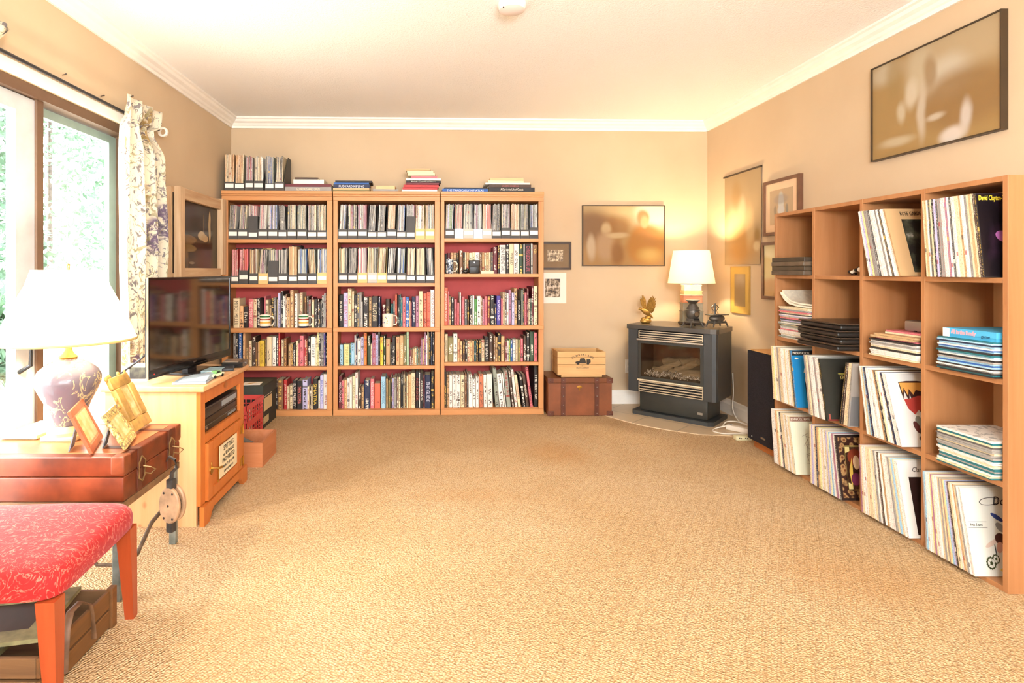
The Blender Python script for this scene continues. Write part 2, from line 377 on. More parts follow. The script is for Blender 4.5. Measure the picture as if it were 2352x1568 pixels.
# outside: patio slab and planting
struct('patio', MB().box(-9, -3, -.12, XL-T, 12, -.06), plain('patio_concrete', 'b9b4a8', .9, var=.1, scale=3))
def shrub(name, label, x, y, h, r, col, n, seed):
    rr = random.Random(seed); t = thing(name, label, 'tree', (x, y, -.06)); f = MB()
    for i in range(n):
        z = h*(.12+.88*rr.random()); ra = r*(1-.8*(z/h))*(.35+.65*rr.random()**.5); a = rr.random()*2*pi
        p = Vector((ra*math.cos(a), ra*math.sin(a), z)); s = .035+.05*rr.random()
        q = Matrix.Translation(p) @ Matrix.Rotation(rr.random()*6, 4, Vector((rr.random()-.5, rr.random()-.5, rr.random()-.5)).normalized())
        v = [f.bm.verts.new(q @ Vector(c)) for c in ((-s, 0, 0), (0, -s*.45, .004), (s, 0, 0), (0, s*.45, .004))]
        f.bm.faces.new(v)
    part('foliage', f, plain('leaf_'+col, col, .6, var=.2, scale=3), t)
    part('trunk', MB().cyl((0, 0, 0), (0, 0, h*.8), .06, .02, 8), M['dkbrown'], t)
shrub('cedar_tree', 'green feathery tree outside the glass door, near the left edge', -5.6, 6.6, 4.6, 1.3, '44624a', 4500, 1)
shrub('cedar_tree', 'pale green tree outside, seen beside the floral curtain', -6.3, 9.2, 5.2, 1.5, '58785c', 4500, 2)
shrub('shrub', 'low grey-green shrub outside, left of the door stile', -4.2, 4.9, 1.7, .6, '4a6a50', 3600, 3)

# ceiling smoke detector
t = thing('smoke_detector', 'round white smoke detector on the ceiling at the photo top edge', 'smoke detector', (.36, 2.74, ZC))
part('housing', MB().lathe([(.07, 0), (.07, -.012), (.062, -.03), (.04, -.036), (.001, -.037)], n=32), plain('detector_white', 'e6d8d0', .6, var=.01), t, smooth=True)
part('indicator', MB().cyl((-.045, -.035, -.026), (-.045, -.04, -.032), .004, n=8), M['black'], t)
# ------------------------------------------------------------------ colours of books and papers: code -> (everyday word, sRGB)
COL = dict(k=('black', '2a2524'), db=('dark brown', '4e3a2e'), cr=('cream', 'e4d0a8'), wh=('white', 'ebe4d8'), tn=('tan', 'c6a172'), pc=('peach', 'e3b482'),
 sa=('salmon', 'dd6f55'), rd=('red', 'b93434'), pk=('pink', 'd9737a'), mr=('maroon', '6b2a30'), mv=('mauve', 'a5748a'), lv=('lavender', 'bcb6d6'),
 bl=('blue', '2f5fa5'), nv=('navy', '252c48'), tl=('teal', '1f6a70'), lb=('light blue', 'a0c8dc'), gn=('green', '4a8740'), dg=('dark green', '2f4430'),
 ol=('olive', '80754a'), yl=('yellow', 'e6c040'), gy=('grey', '9a948c'), dy=('dark grey', '575452'), br=('brown', '7d563a'), lg=('pale green', 'adc4a0'),
 pu=('purple', '4a3f8c'), og=('orange', 'd9823e'), ly=('pale yellow', 'e6dc9c'), gc=('grey-green', '93998a'), cp=('copper', 'bb7050'))
M['coverobj'] = (lambda k: (k.col(k.n('ObjectInfo').outputs['Color']), k.m)[1])(N('cloth_cover', .55))
def yf(x): return bw(x)-.32                # front plane of the three bookcases
def at(px, py, inset=0.0):
    Y = 4.5
    for _ in range(4): Y = yf(PX(px, Y))+inset
    return PX(px, Y), Y, PZ(py, Y)
def cover_uv(me, w):
    uv = me.uv_layers.new(name='UVMap')
    for p in me.polygons:
        fr = p.normal.y < -.5
        for li in p.loop_indices:
            c = me.vertices[me.loops[li].vertex_index].co; uv.data[li].uv = (c.x/w if fr else 0, c.z if fr else .5)
def book_obj(name, w, d, h, c, thin=False, mat=None):
    b = MB()
    if thin or w < .013:
        b.box(0, 0, 0, w, d, h)
        b.box(.0012, .002, h, w-.0012, d-.001, h+.0006, mi=1)
    else:
        t = .0026; e = .0035
        b.prism([(0, .004), (w*.18, .0008), (w*.5, 0), (w*.82, .0008), (w, .004), (w, .0065), (0, .0065)], h)
        b.box(0, .0065, 0, t, d, h); b.box(w-t, .0065, 0, w, d, h)
        b.box(t, .0065, e, w-t, d-.005, h-e, mi=1)
    o = b.build(name, [mat or M['book'], M['pages']]); cover_uv(o.data, w)
    r, g, bb, _ = L(COL[c][1]); j = R.uniform(.88, 1.1); o.color = (min(1, r*j), min(1, g*j), min(1, bb*j), 1)
    return o
def spine_text(o, w, h, s, c, zc=None, frac=.8, fill=.62):
    t = text('spine_title', s, 1.0, Matrix(), ink(c), o, align='CENTER')
    xs = [v.co.x for v in t.data.vertices]; ys = [v.co.y for v in t.data.vertices]
    W, H = max(xs)-min(xs), max(ys)-min(ys); mx, my = (max(xs)+min(xs))/2, (max(ys)+min(ys))/2
    t.data.transform(Matrix.Diagonal((h*frac/W, w*fill/H, 1, 1)) @ Matrix.Translation((-mx, -my, 0)))
    t.matrix_local = axes((0, 0, -1), (1, 0, 0), (w/2, -.0006, h*.5 if zc is None else zc))
    return t
# bookcases ----------------------------------------------------------
CASES = dict(
 A=('left', -1.705, -.836, [1.399, 1.046, .697, .390, .045], 523, 750.5),
 B=('middle', -.829, .018, [1.402, 1.053, .700, .393, .045], 775.5, 998.7),
 Cc=('right', .024, .853, [1.410, 1.127, .714, .418, .050], 1020.7, 1237))
def bookcase(key):
    nm, x0, x1, zs, pi0, pi1 = CASES[key]
    lab = {'left': 'pine bookcase with red back against the left corner, partly behind the television',
           'middle': 'pine bookcase with red back, standing between two matching bookcases',
           'right': 'pine bookcase with red back beside the brown trunk'}[nm]
    t = thing('bookcase', lab, 'bookcase', (x0, yf(x0), 0), TH, 'pine bookcases along the back wall')
    w = (x1-x0)/math.cos(TH); D = .298; g = .0005
    l = PX(pi0, yf(x0))-x0; r = w-(x1-PX(pi1, yf(x1))); top = 1.708
    for a, b in ((g, .022), (w-.022, w-g)): part('side_panel', MB().box(a, .018, 0, b, D, 1.755), M['pine'], t)
    part('face_frame', MB().box(g, 0, .045, l, .018, top, bev=.002).box(r, 0, .045, w-g, .018, top, bev=.002), M['pine'], t)
    part('crown_top', MB().box(g, -.004, top, w-g, D, 1.742, bev=.002).box(-.004*0+g, -.012, 1.742, w-g, D, 1.757, bev=.003).box(g, -.018, 1.757, w-g, D, 1.783, bev=.003), M['pine_x'], t)
    part('back_panel', MB().box(.022, D-.008, .045, w-.022, D, 1.755), M['red_back'], t)
    part('plinth', MB().box(g, -.004, 0, w-g, .018, .045, bev=.002), M['pine_x'], t)
    for i, z in enumerate(zs):
        th = .026 if i != 2 else .032
        if i == 2: part('middle_rail', MB().box(g, -.012, z-.034, w-g, .0, z-.001, bev=.004), M['pine_x'], t)
        part('shelf', MB().box(.022, .002 if i != 4 else .018, z-(th if i != 4 else .018), w-.022, D-.008, z), M['pine_x'], t)
    return t
for kx in CASES: bookcase(kx)
SHN = ['top shelf', 'second shelf', 'third shelf', 'fourth shelf', 'bottom shelf']
def size_word(h, w):
    return ('tall ' if h > .262 else 'short ' if h < .19 else '')+('thick ' if w > .034 else 'thin ' if w < .012 else '')
def row(key, si, ox, oy, sc, data, base_inset=.03, jitter=.02, short=''):
    nm, _, _, zs, _, _ = CASES[key]; z0 = zs[si]+.0005; n = 0
    for rec in data.split(';'):
        rec = rec.strip()
        if not rec: continue
        f = rec.split(','); n += 1
        x0, x1, tp = float(f[0]), float(f[1]), float(f[2]); c = f[3].strip()
        lean = 0
        if len(f) > 4 and f[4].strip().startswith('>'): lean = float(f[4].strip()[1:])
        ins = base_inset
        X0, Y0, _ = at(ox+x0/sc, 0, ins); X1, _, _ = at(ox+x1/sc, 0, ins); Z = PZ(oy+tp/sc, Y0)
        w = max(.005, X1-X0-.0009); h = min(Z-z0, 99); thin = c in ('wh', 'gy', 'dy', 'lb', 'lv') and w < .02
        ttl = f[5].split(':') if len(f) > 5 and ':' in f[5] else None
        back = any(a-20 < (x0+x1)/2 < b+26 for a, b in MUG.get(key+str(si), [])); d = min(.165 if back else .225, max(.115, h*.68))
        name, hexc = COL[c]
        if lean: w *= .93
        o = book_obj('book', w, d, h, c, thin or w < .014, M['coverobj'] if ttl else None)
        if lean:                                   # leaning: x1 is the foot, the head is shifted left by lean (crop px)
            dx = lean/sc*Y0/F; a = math.asin(min(.6, dx/h)); o.rotation_euler = (0, -a, TH)
            z_up = .0005
            o.location = (X0+dx, Y0, z0+z_up)
        else:
            o.rotation_euler = (0, 0, TH); o.location = (X0, Y0+R.uniform(0, jitter)+(.078 if back else 0), z0)
        if ttl: spine_text(o, w, h, ttl[0].strip(), ttl[1].strip(), frac=float(ttl[2]) if len(ttl) > 2 else .8)
        pos = ordn(n)+' from the left'
        if ttl and ttl[0].strip(): lab = '%s%s book titled %s, %s, %s, %s bookcase' % (size_word(h, w), name, ttl[0].strip().title(), pos, SHN[si], nm)
        lab = '%s%s book, %s on the %s, %s bookcase' % (size_word(h, w), name, pos, SHN[si], nm)
        tag(o, lab, 'book', 'books on the %s of the %s bookcase' % (SHN[si], nm))
S49 = 4.9
MUG = {'A2': [(395, 545), (815, 945)], 'B2': [(575, 750)], 'Cc1': [(120, 310)]}
row('A', 2, 520, 640, S49, "75,145,222,cr,,MITCH MILLER:3a2c28;150,189,305,pc;192,240,315,k,,Elvis:efe6d4:.5;245,298,225,pk,,THE STORY OF:f6e0d0;300,340,232,cr;343,382,220,k;386,402,205,pk;405,438,245,cr;442,468,305,tn;470,502,225,k;504,525,220,gy;535,574,240,cr;582,604,160,lv;607,633,140,k;636,662,195,wh;664,680,175,br;682,712,210,pc;716,752,130,pc;765,795,170,wh;798,826,160,cr;850,875,205,br;877,895,205,db;897,922,245,gy;925,952,215,mr;957,985,240,cr;989,1023,228,k;1025,1038,235,db;1040,1055,270,k;1057,1070,245,dy;1072,1083,190,k;1084,1097,185,gy;1099,1113,165,wh;1116,1140,152,mr")
row('A', 3, 520, 640, S49, "70,96,620,gy;98,127,615,k;130,166,612,bl;175,200,618,pc;214,240,780,tn;245,278,705,cr;285,325,655,db;328,346,720,br;349,367,712,pc;370,425,697,yl,,THE ROLLING STONES:6a4a18;429,446,690,db;450,503,655,cr;510,550,657,wh;555,580,660,k;583,598,610,rd;612,638,690,cr;645,676,672,br;695,722,735,tn;724,745,732,br;747,775,740,k;778,804,700,cr;807,818,730,pk;820,863,645,pk;875,893,690,rd;895,913,700,mr;915,941,650,k;944,997,655,wh,,HEART:555555:.45;1000,1018,665,cr;1020,1038,605,ly;1040,1063,600,k;1065,1095,605,gy;1097,1115,610,pu;1117,1143,640,k")
row('A', 4, 520, 640, S49, "530,546,1160,k;549,569,1150,k;572,636,1140,br;642,679,1140,rd,,JERRY LEE LEWIS:f0d8c0:.7;685,706,1210,cr;708,736,1205,cr;740,786,1150,k,,ELVIS PRESLEY:e8d8c8;790,852,1150,k,,THE ENCYCLOPEDIA:d86a60:.6;855,910,1140,lv;912,930,1215,cr;932,951,1225,db;953,970,1215,cr;973,1026,1130,k,,SINATRA:e6c040:.7;1030,1048,1150,wh;1050,1086,1090,lv,,BEACH BOYS:4a64a8:.7;1090,1144,1075,wh")
row('B', 2, 760, 640, S49, "86,134,180,k,,BOB DYLAN:efe6d4:.6;137,188,160,lv,,THE BEATLES:b06070:.85;190,231,112,cr;233,256,140,cr;259,289,185,k;292,317,160,dy;319,344,155,gy;345,357,260,wh;358,424,205,k;427,455,210,tn;457,528,200,k,,THE LAST LION:e8d8b0:.6;531,554,205,nv;570,604,295,mr;606,654,235,db,,THE REAL:c8b070:.5;668,690,290,tl;693,711,260,gy;713,737,180,sa;739,769,190,k;771,785,180,tl;787,806,215,tl;808,840,205,pk;843,879,205,bl;881,894,250,tn;896,908,265,pk;910,951,205,nv,,JERRY JEFF:efe6e0:.7;955,989,195,mv;992,1036,140,cr;1041,1078,165,sa;1080,1120,150,sa;1122,1166,125,wh,,ICON OF CANADIANA:8a3a30:.85")
row('B', 3, 760, 640, S49, "95,133,745,lb;146,206,740,ly,,TIME LIFE:a09a50:.8;209,222,735,tl;224,261,730,lb;263,277,640,wh;279,293,650,nv;296,336,675,wh;338,366,660,lv;369,403,615,og;406,445,650,dg;447,460,735,cr;462,505,615,mv;507,530,635,lv;532,551,600,k;555,589,655,yl;592,614,645,dg;617,665,680,tn;668,683,735,k;686,726,660,k;731,773,655,tn;776,816,642,tn,,TEUTON:f0e4c8:.5;820,848,630,ol;851,878,590,lg;886,905,800,mr;907,925,800,br;927,945,790,tn;947,962,785,cr;964,980,790,tl;982,999,795,ol;1001,1013,780,gy;1015,1031,690,mv;1033,1048,680,tn;1051,1070,605,mv;1072,1085,640,wh;1087,1101,600,cr;1103,1124,610,k,,LEAD ZEP:e6b840:.7;1126,1143,600,nv;1145,1166,590,k")
row('B', 4, 760, 640, S49, "84,121,1100,mr,,NEIL YOUNG:e8d8d0:.6;123,143,1150,pk;146,175,1145,pc;178,208,1125,wh;211,236,1110,wh;239,270,1100,cr,,LENNON:6a6030:.45;273,303,1055,wh;311,340,1210,db;343,371,1215,tn;375,440,1145,nv;443,484,1130,pk,,ROLLING STONE:f4dcd0:.8;489,555,1180,sa;565,615,1105,lb,,COUNTRY MUSIC:4a7a9a:.7;619,640,1130,tn;643,668,1150,ol;671,689,1110,k;691,708,1125,lv;712,740,1110,gy;742,760,1110,br;763,782,1110,cr;786,812,1085,k;815,830,1080,cr;833,850,1090,db;852,867,1095,cr;869,902,1080,pc,,BEST:b08850:.5;905,949,1065,cr,,AMERICAN STANDARDS:6a6050:.8;954,990,1045,k,,RED ROCK:b04840:.6;992,1003,1060,wh;1005,1040,1060,k,,CROSSROADS:efe6d4:.55;1042,1057,1080,mr;1059,1124,1085,nv,,THE GUIDE:c8c8d8:.6;1127,1161,1060,k")
S475 = 4.75
row('Cc', 1, 1000, 390, 5.807, "135,160,1110,k;162,201,1105,mr;205,241,1100,pc;245,290,1100,tn;292,320,1100,k;322,369,1075,br;372,393,1100,k;395,414,1100,cr;416,450,1100,tn;452,490,1105,cr;492,530,1100,cr;532,592,1100,wh;594,622,1100,br;625,655,1100,tn;657,684,1105,cr;686,711,1100,tn;713,741,1100,cr;745,769,1095,dy;771,830,1030,mr;834,862,1010,k;865,941,1000,wh,,LENI RIEFENSTAHL:2a2524:.86;945,985,995,k;989,1046,985,cr,,WIRED:2a2524:.4;1050,1115,985,wh;1119,1173,990,dg;1177,1200,985,gy;1203,1276,985,k,,CHRIS LEDOUX LIFE:c05a68:.85;1280,1300,980,wh;1303,1363,1000,br", .045, .012)
row('Cc', 2, 1000, 640, S475, "95,137,95,sa,,CANADIANA SONGS:f6d8c8:.8;139,148,140,pk;150,172,190,tn;174,204,200,k;207,236,225,pk;238,262,260,pk;266,280,150,wh;287,319,195,pk;322,346,228,dy;348,371,230,db;374,404,188,k;406,425,185,wh;427,455,222,gn;457,498,190,wh;501,516,210,br;518,536,225,mv;538,571,192,pk;574,599,190,mr;603,647,183,k;650,669,280,nv;672,715,188,pu,,NOW DIG THIS:e8e0f0:.7;718,736,215,pk;738,759,150,cr;761,778,150,db;780,801,160,wh;803,832,125,mv;835,862,150,lv;865,896,102,tn;900,937,235,k,,ROCK ERA:efe6d4:.6;940,955,120,gc;958,973,110,k;975,1000,150,pk;1002,1018,110,mr;1021,1038,220,cr;1040,1052,215,dg;1054,1076,85,mr;1078,1118,82,cr")
row('Cc', 3, 1000, 640, S475, "95,104,620,k;106,136,605,cr,,TRADITIONS:2a2524:.6;139,196,640,ol;198,241,600,wh;244,266,655,pc;270,296,685,pc;299,326,685,db;328,348,680,k;350,378,680,cr;380,401,680,pc;403,426,680,tn;428,443,680,tl;445,472,675,k;474,502,675,k;505,538,670,cr;541,588,640,k,,THE GREAT:efe6d4:.8;590,633,600,db;636,652,620,br;655,680,640,tn;682,719,600,k;722,758,630,pc,,DYLAN:2a2524:.4;763,782,690,mr;785,803,675,wh;805,820,665,gn;822,845,670,bl;848,880,665,wh;882,901,665,cr;903,929,665,ol;933,961,655,pk;965,995,625,db;998,1031,590,k;1035,1078,580,dg;1080,1114,590,pk")
row('Cc', 4, 1000, 640, S475, "96,121,1015,k;123,150,1050,tn;152,187,1050,wh;190,226,1045,wh;229,273,1045,wh;276,320,1050,cr;323,345,1040,br;347,362,1030,dy;364,401,1045,wh;403,440,1090,wh;443,475,1070,wh;477,522,1040,cp,>6;524,560,1050,wh,>6;562,622,1040,wh,>10;624,668,975,gc,>34;670,722,1035,wh,>34;724,740,1030,wh,>34;742,790,1000,gc,>40;792,822,1000,db,>44;824,853,990,wh,>46;861,893,1050,cr,>44,SUPREMES:b0605a:.5;910,945,1045,k,>45.6,;947,982,1045,db,>45.6,AMERICA:efe6d4:.4;984,1012,965,pk,>55.6;1080,1119,960,k,,THE BEST OF:efe6d4:.62", .03, .01)

# magazine files -------------------------------------------------------
M['filebox'] = plain('charcoal_file_board', '4a4642', .6, var=.05)
M['filebox_tan'] = plain('manila_file_board', 'd9b978', .6, var=.04)
M['filebox_wh'] = plain('white_file_board', 'bdb7aa', .6, var=.04)
M['filebox_st'] = plain('grey_metal_file', '7f8083', .35, .7, var=.05)
FBN = {'k': ('black', 'filebox'), 't': ('tan', 'filebox_tan'), 'w': ('white', 'filebox_wh'), 's': ('grey metal', 'filebox_st')}
PAL = {'g': ['gy', 'dy', 'gy', 'mv', 'dy', 'cr', 'k'], 'r': ['rd', 'pk', 'sa', 'pk', 'rd'], 'k': ['k', 'gy', 'dy', 'wh', 'k'], 'c': ['cr', 'cr', 'wh', 'tn', 'br'],
       'p': ['pc', 'pc', 'cr', 'pc', 'tn'], 'n': ['nv', 'gy', 'bl', 'gc', 'lv', 'wh'], 'o': ['gc', 'cr', 'ol', 'tn', 'dy'], 'm': ['yl', 'rd', 'gn', 'cr', 'sa', 'ol', 'lv'], 's': ['sa', 'sa', 'pc', 'wh', 'sa'],
       'b': ['bl', 'wh', 'nv', 'mv', 'gc'], 'l': ['pk', 'gy', 'wh', 'mv', 'pk']}
IND = [0]; STUFF = MB(); NST = [0]
def file_row(where, nm, z0, ox, oy, sc, recs, magtop, indiv, inset=.0205, magtops=None):
    """recs: (x0, x1, liptop, boxcode, palette, lean px at head)"""
    for n, (x0, x1, lt, bc, pal, lean) in enumerate(recs, 1):
        X0, Y0, _ = at(ox+x0/sc, 0, inset); X1, _, _ = at(ox+x1/sc, 0, inset)
        W = X1-X0-.001; lip = PZ(oy+lt/sc, Y0)-z0; D = .245
        mt = (magtops or {}).get(n, magtop); H = PZ(oy+mt/sc, Y0)-z0; BH = min(H+.012, .315)
        t = thing('magazine_file', '', 'magazine file', (X0+.0005, Y0, z0+.0005), TH, 'magazine files %s' % where)
        word, mk = FBN[bc]
        tallw = ' with high back outward' if lip > .12 else ''
        t['label'] = ('%s file box%s, %s from left %s' % (word, tallw, ordn(n), where))
        prof = [(0, 0), (D, 0), (D, BH), (D*.55, BH), (0, lip)]
        b = MB(); th = .0028
        if lip > .12: prof = [(0, 0), (D, 0), (D, lip*.5), (D*.5, lip), (0, lip)]
        for xx in (0, W-th): b.prism(prof, th, M=axes((0, 1, 0), (0, 0, 1), (xx, 0, 0)))
        b.box(th, 0, 0, W-th, th, lip); b.box(th, D-th, 0, W-th, D, prof[2][1]); b.box(th, th, 0, W-th, D-th, .003)
        part('file_body', b, M[mk], t)
        lw = W*.86; lh = .032; lz = min(lip-.006-lh, max(.022, lip*.35)) if lip < .12 else .022
        lb = part('paper_label', MB().box(W*.07, -.0006, lz, W*.07+lw, 0, lz+lh), M['white'], t, 'white paper label')
        # the magazines
        cnt = 8; ln = lean/sc*Y0/F; wi = W-2*th-.004-abs(ln); mw = wi/cnt
        for i in range(cnt):
            hh = (H-.004)*R.uniform(.965, 1.0) if lip < .12 else H*R.uniform(.95, 1); tk = mw*R.uniform(.78, .93)
            if ln: tk = mw*.8
            c = R.choice(PAL[pal]); d = R.uniform(.19, .205)
            a = math.asin(max(-.4, min(.4, ln/hh)))
            # a leaning magazine: foot stays inside the box, the head swings
            xl = th+.001+i*mw+max(0, -ln)
            y_off = .006+R.uniform(0, .006)
            if a: 
                tk *= math.cos(a); 
            R3 = Matrix.Rotation(TH, 4, 'Z') @ Matrix.Rotation(a, 4, 'Y')
            lift = tk*math.sin(a) if a > 0 else 0
            loc = Matrix.Translation(t.location) @ Matrix.Rotation(TH, 4, 'Z') @ Vector((xl, y_off, .0036+lift+(0)))
            if indiv and IND[0] < 300:
                IND[0] += 1
                o = book_obj('magazine', tk, d, hh*math.cos(a), c, True, M['mag']); o.location = loc; o.rotation_euler = (0, a, TH)
                tag(o, '%s magazine, %s from left in %s file box %s' % (COL[c][0], ordn(i+1), ordn(n), where), 'magazine', 'magazines in the file boxes %s' % where)
            else:
                tmp = bmesh.new(); bmesh.ops.create_cube(tmp, size=1)
                bmesh.ops.scale(tmp, vec=(tk, d, hh*math.cos(a)), verts=tmp.verts); bmesh.ops.translate(tmp, vec=(tk/2, d/2, hh*math.cos(a)/2), verts=tmp.verts)
                cols = list(STUFF_M); STUFF.add(tmp, cols.index(c), Matrix.Translation(loc) @ R3)
STUFF_M = {}
for c in COL:
    kk = N('magazine_print_'+COL[c][0].replace(' ', '_'), .45); v = kk.n('Mapping', {'Vector': kk.coord(), 'Scale': (520, 3, 5)}).outputs[0]
    kk.col(kk.mix(kk.math('MULTIPLY', kk.math('GREATER_THAN', kk.noise(v, 1, 2), .55), .6), L(COL[c][1]), L('efe6d4' if sum(L(COL[c][1])[:3]) < .9 else '3a2c28'))); STUFF_M[c] = kk.m
ZT = 1.7835
file_row('on top of the left bookcase', 'left', ZT, 500, 330, 4.75, [(72, 181, 415, 'k', 'p', 0), (182, 293, 428, 'k', 'p', 10), (296, 390, 402, 'k', 'l', 0), (392, 498, 405, 'k', 'c', 0), (514, 616, 432, 'k', 'n', 0), (618, 726, 415, 'k', 'g', 14)], 132, True, .004, {1: 108, 2: 112})
file_row('on the top shelf, left bookcase', 'left', 1.3995, 500, 330, 4.75, [(112, 217, 930, 'k', 'g', 16), (218, 328, 930, 'k', 'g', 18), (331, 437, 790, 'k', 'l', 0), (438, 545, 930, 'k', 'l', 16), (547, 655, 930, 'k', 'n', 0), (657, 754, 940, 'k', 'k', -16), (757, 861, 930, 'k', 'o', 0), (864, 974, 930, 'k', 'o', 0), (977, 1082, 945, 'k', 'g', 0), (1084, 1189, 945, 'k', 'o', 0)], 662, True)
file_row('on the top shelf, middle bookcase', 'middle', 1.4025, 750, 370, 5.407, [(143, 259, 845, 'k', 'n', 24), (261, 382, 845, 'k', 'g', 0), (384, 507, 845, 'k', 'l', 0), (509, 627, 868, 'k', 'k', 22), (629, 746, 868, 'k', 'k', 20), (748, 868, 845, 'k', 'p', 14), (870, 986, 868, 'k', 'n', 12), (988, 1102, 685, 'k', 'g', 0), (1104, 1224, 838, 't', 'c', 0), (1226, 1344, 838, 't', 'o', 0)], 535, True)
file_row('on the top shelf, right bookcase', 'right', 1.4105, 1000, 390, 5.807, [(130, 255, 785, 'k', 'm', 12), (257, 371, 785, 's', 'm', 8), (373, 508, 785, 'w', 'o', 0), (510, 628, 790, 's', 'b', 0), (630, 753, 785, 'w', 's', 0), (755, 878, 808, 'k', 'k', 12), (880, 1003, 775, 'k', 'g', 0), (1005, 1133, 800, 'k', 'p', 0), (1135, 1253, 800, 'k', 'o', 0), (1255, 1376, 770, 'k', 'n', 0)], 450, True)
file_row('on the second shelf, left bookcase', 'left', 1.0465, 500, 330, 4.75, [(145, 228, 1440, 'k', 'r', 0), (230, 334, 1380, 'k', 'r', 0), (342, 440, 1415, 'k', 'c', 0), (442, 548, 1415, 't', 'g', 20), (550, 657, 1275, 'k', 'g', 0), (659, 766, 1415, 'k', 'g', 0), (768, 871, 1435, 'k', 'p', 0), (873, 977, 1415, 'k', 'n', 0), (979, 1082, 1415, 'k', 'o', -18), (1084, 1192, 1405, 't', 'n', 0)], 1145, True, magtops={7: 1112})
file_row('on the second shelf, middle bookcase', 'middle', 1.0535, 750, 370, 5.407, [(148, 262, 1390, 'k', 'o', 0), (264, 382, 1390, 'k', 'g', 14), (384, 506, 1385, 't', 'l', 0), (508, 628, 1385, 'w', 'o', 0), (630, 746, 1388, 't', 'c', 16), (748, 868, 1390, 'k', 'k', 22), (870, 986, 1390, 'k', 'n', 12), (988, 1108, 1410, 'k', 'c', 10), (1110, 1230, 1410, 'k', 'c', 0), (1232, 1345, 1410, 'k', 'k', -20)], 1075, True)
so = STUFF.build('magazines', [STUFF_M[c] for c in COL]); so['kind'] = 'stuff'
tag(so, 'magazines in the file boxes across the middle second shelf, and some beside them', 'magazines')

# flat stacks on top of the bookcases ---------------------------------------
def flat(name, X0, X1, Y0, d, z0, h, c, label, cat, grp, rz=0.0, ttl=None, cover=True, mat=None):
    b = MB(); w = X1-X0
    if cover and h > .012:
        b.box(0, 0, 0, w, d, .0025); b.box(0, 0, h-.0025, w, d, h); b.prism([(0, 0), (w, 0), (w, .003), (0, .003)], h); b.box(.003, .003, .0025, w-.003, d-.003, h-.0025, mi=1)
    else: b.box(0, 0, 0, w, d, h, mi=0)
    o = b.build(name, [mat or M['coverobj'], M['pages']]); r, g, bb, _ = L(COL[c][1]); o.color = (r, g, bb, 1)
    o.location = (X0, Y0, z0+.0003); o.rotation_euler = (0, 0, TH+rz); tag(o, label, cat, grp)
    if ttl:
        t = text('spine_title', ttl[0], 1, Matrix(), ink(ttl[1]), o, align='CENTER'); xs = [v.co.x for v in t.data.vertices]; ys = [v.co.y for v in t.data.vertices]
        W, H = max(xs)-min(xs), max(ys)-min(ys); t.data.transform(Matrix.Diagonal((w*ttl[2]/W, h*.6/H, 1, 1)) @ Matrix.Translation((-(max(xs)+min(xs))/2, -(max(ys)+min(ys))/2, 0)))
        t.matrix_local = axes((1, 0, 0), (0, 0, 1), (w/2, -.0006, h/2))
    return o
def stack(ox, oy, sc, recs, grp, where, inset=.01):
    """recs from the bottom up: (x0, x1, ytop, colour, word, turn, title)"""
    z = ZT
    for n, r in enumerate(recs, 1):
        x0, x1, yt, c, word = r[:5]; rz = r[5] if len(r) > 5 else 0; ttl = r[6] if len(r) > 6 else None
        X0, Y0, _ = at(ox+x0/sc, 0, inset+(.01*n if n < 6 else .05)); X1, _, _ = at(ox+x1/sc, 0, inset+(.01*n if n < 6 else .05)); Z = PZ(oy+yt/sc, Y0)
        h = max(.0035, Z-z-.0005); pos = 'bottom' if n == 1 else ('topmost' if n == len(recs) else ordn(n)+' from the bottom')
        thin = word in ('papers', 'magazine', 'newspaper')
        flat({'papers': 'paper_pile', 'magazine': 'magazine', 'newspaper': 'newspaper'}.get(word, 'book'), X0, X1, Y0, min(.21, .15+.1*(X1-X0)), z, h, c,
             '%s %s lying flat, %s %s' % (COL[c][0], word, pos, where), {'papers': 'papers', 'magazine': 'magazine', 'newspaper': 'newspaper'}.get(word, 'book'), grp, rz, ttl, not thin)
        z += h+.0006
stack(500, 330, 4.75, [(732, 1240, 468, 'gy', 'book', 0, ('GLORIOUS AND OPEN', 'e8dcb8', .5)), (728, 1236, 437, 'mr', 'book', .02), (825, 1160, 388, 'wh', 'book', .0), (845, 1095, 366, 'db', 'book', .03)], 'books lying on the left bookcase', 'in the stack on the left bookcase')
stack(750, 370, 5.407, [(75, 535, 352, 'ol', 'book', 0), (80, 530, 332, 'pc', 'book'), (85, 535, 285, 'nv', 'book', .02, ('RUDYARD KIPLING', 'e8e8f0', .7)), (90, 525, 263, 'bl', 'book', .03), (108, 565, 240, 'k', 'book', .02)], 'books lying on the middle bookcase', 'in the blue stack on the middle bookcase')
stack(750, 370, 5.407, [(575, 890, 345, 'gy', 'papers', .03), (615, 850, 305, 'pc', 'papers', -.03)], 'papers lying on the middle bookcase', 'in the low paper pile, middle bookcase top')
stack(750, 370, 5.407, [(935, 1375, 350, 'wh', 'book'), (945, 1380, 322, 'rd', 'book', .02), (955, 1395, 290, 'rd', 'book', .03), (985, 1400, 264, 'mr', 'book', .0), (990, 1422, 240, 'k', 'book', .03, ('Ralph Crawford Kerr', 'e8e0d0', .7)), (990, 1422, 210, 'wh', 'book', .0), (1050, 1375, 180, 'pk', 'book', .0), (1010, 1345, 148, 'cr', 'magazine', -.05), (1000, 1325, 118, 'cr', 'papers', .03), (985, 1290, 92, 'tn', 'papers', -.05)], 'books lying at the right end of the middle bookcase', 'in the red-white stack, middle bookcase top')
stack(1000, 390, 5.807, [(92, 705, 250, 'bl', 'book', 0, ('THE TRAGICALLY HIP ATLAS', 'dfe8f0', .8)), (120, 690, 233, 'k', 'magazine', .02)], 'books lying at the left of the right bookcase', 'in the low blue stack, right bookcase top')
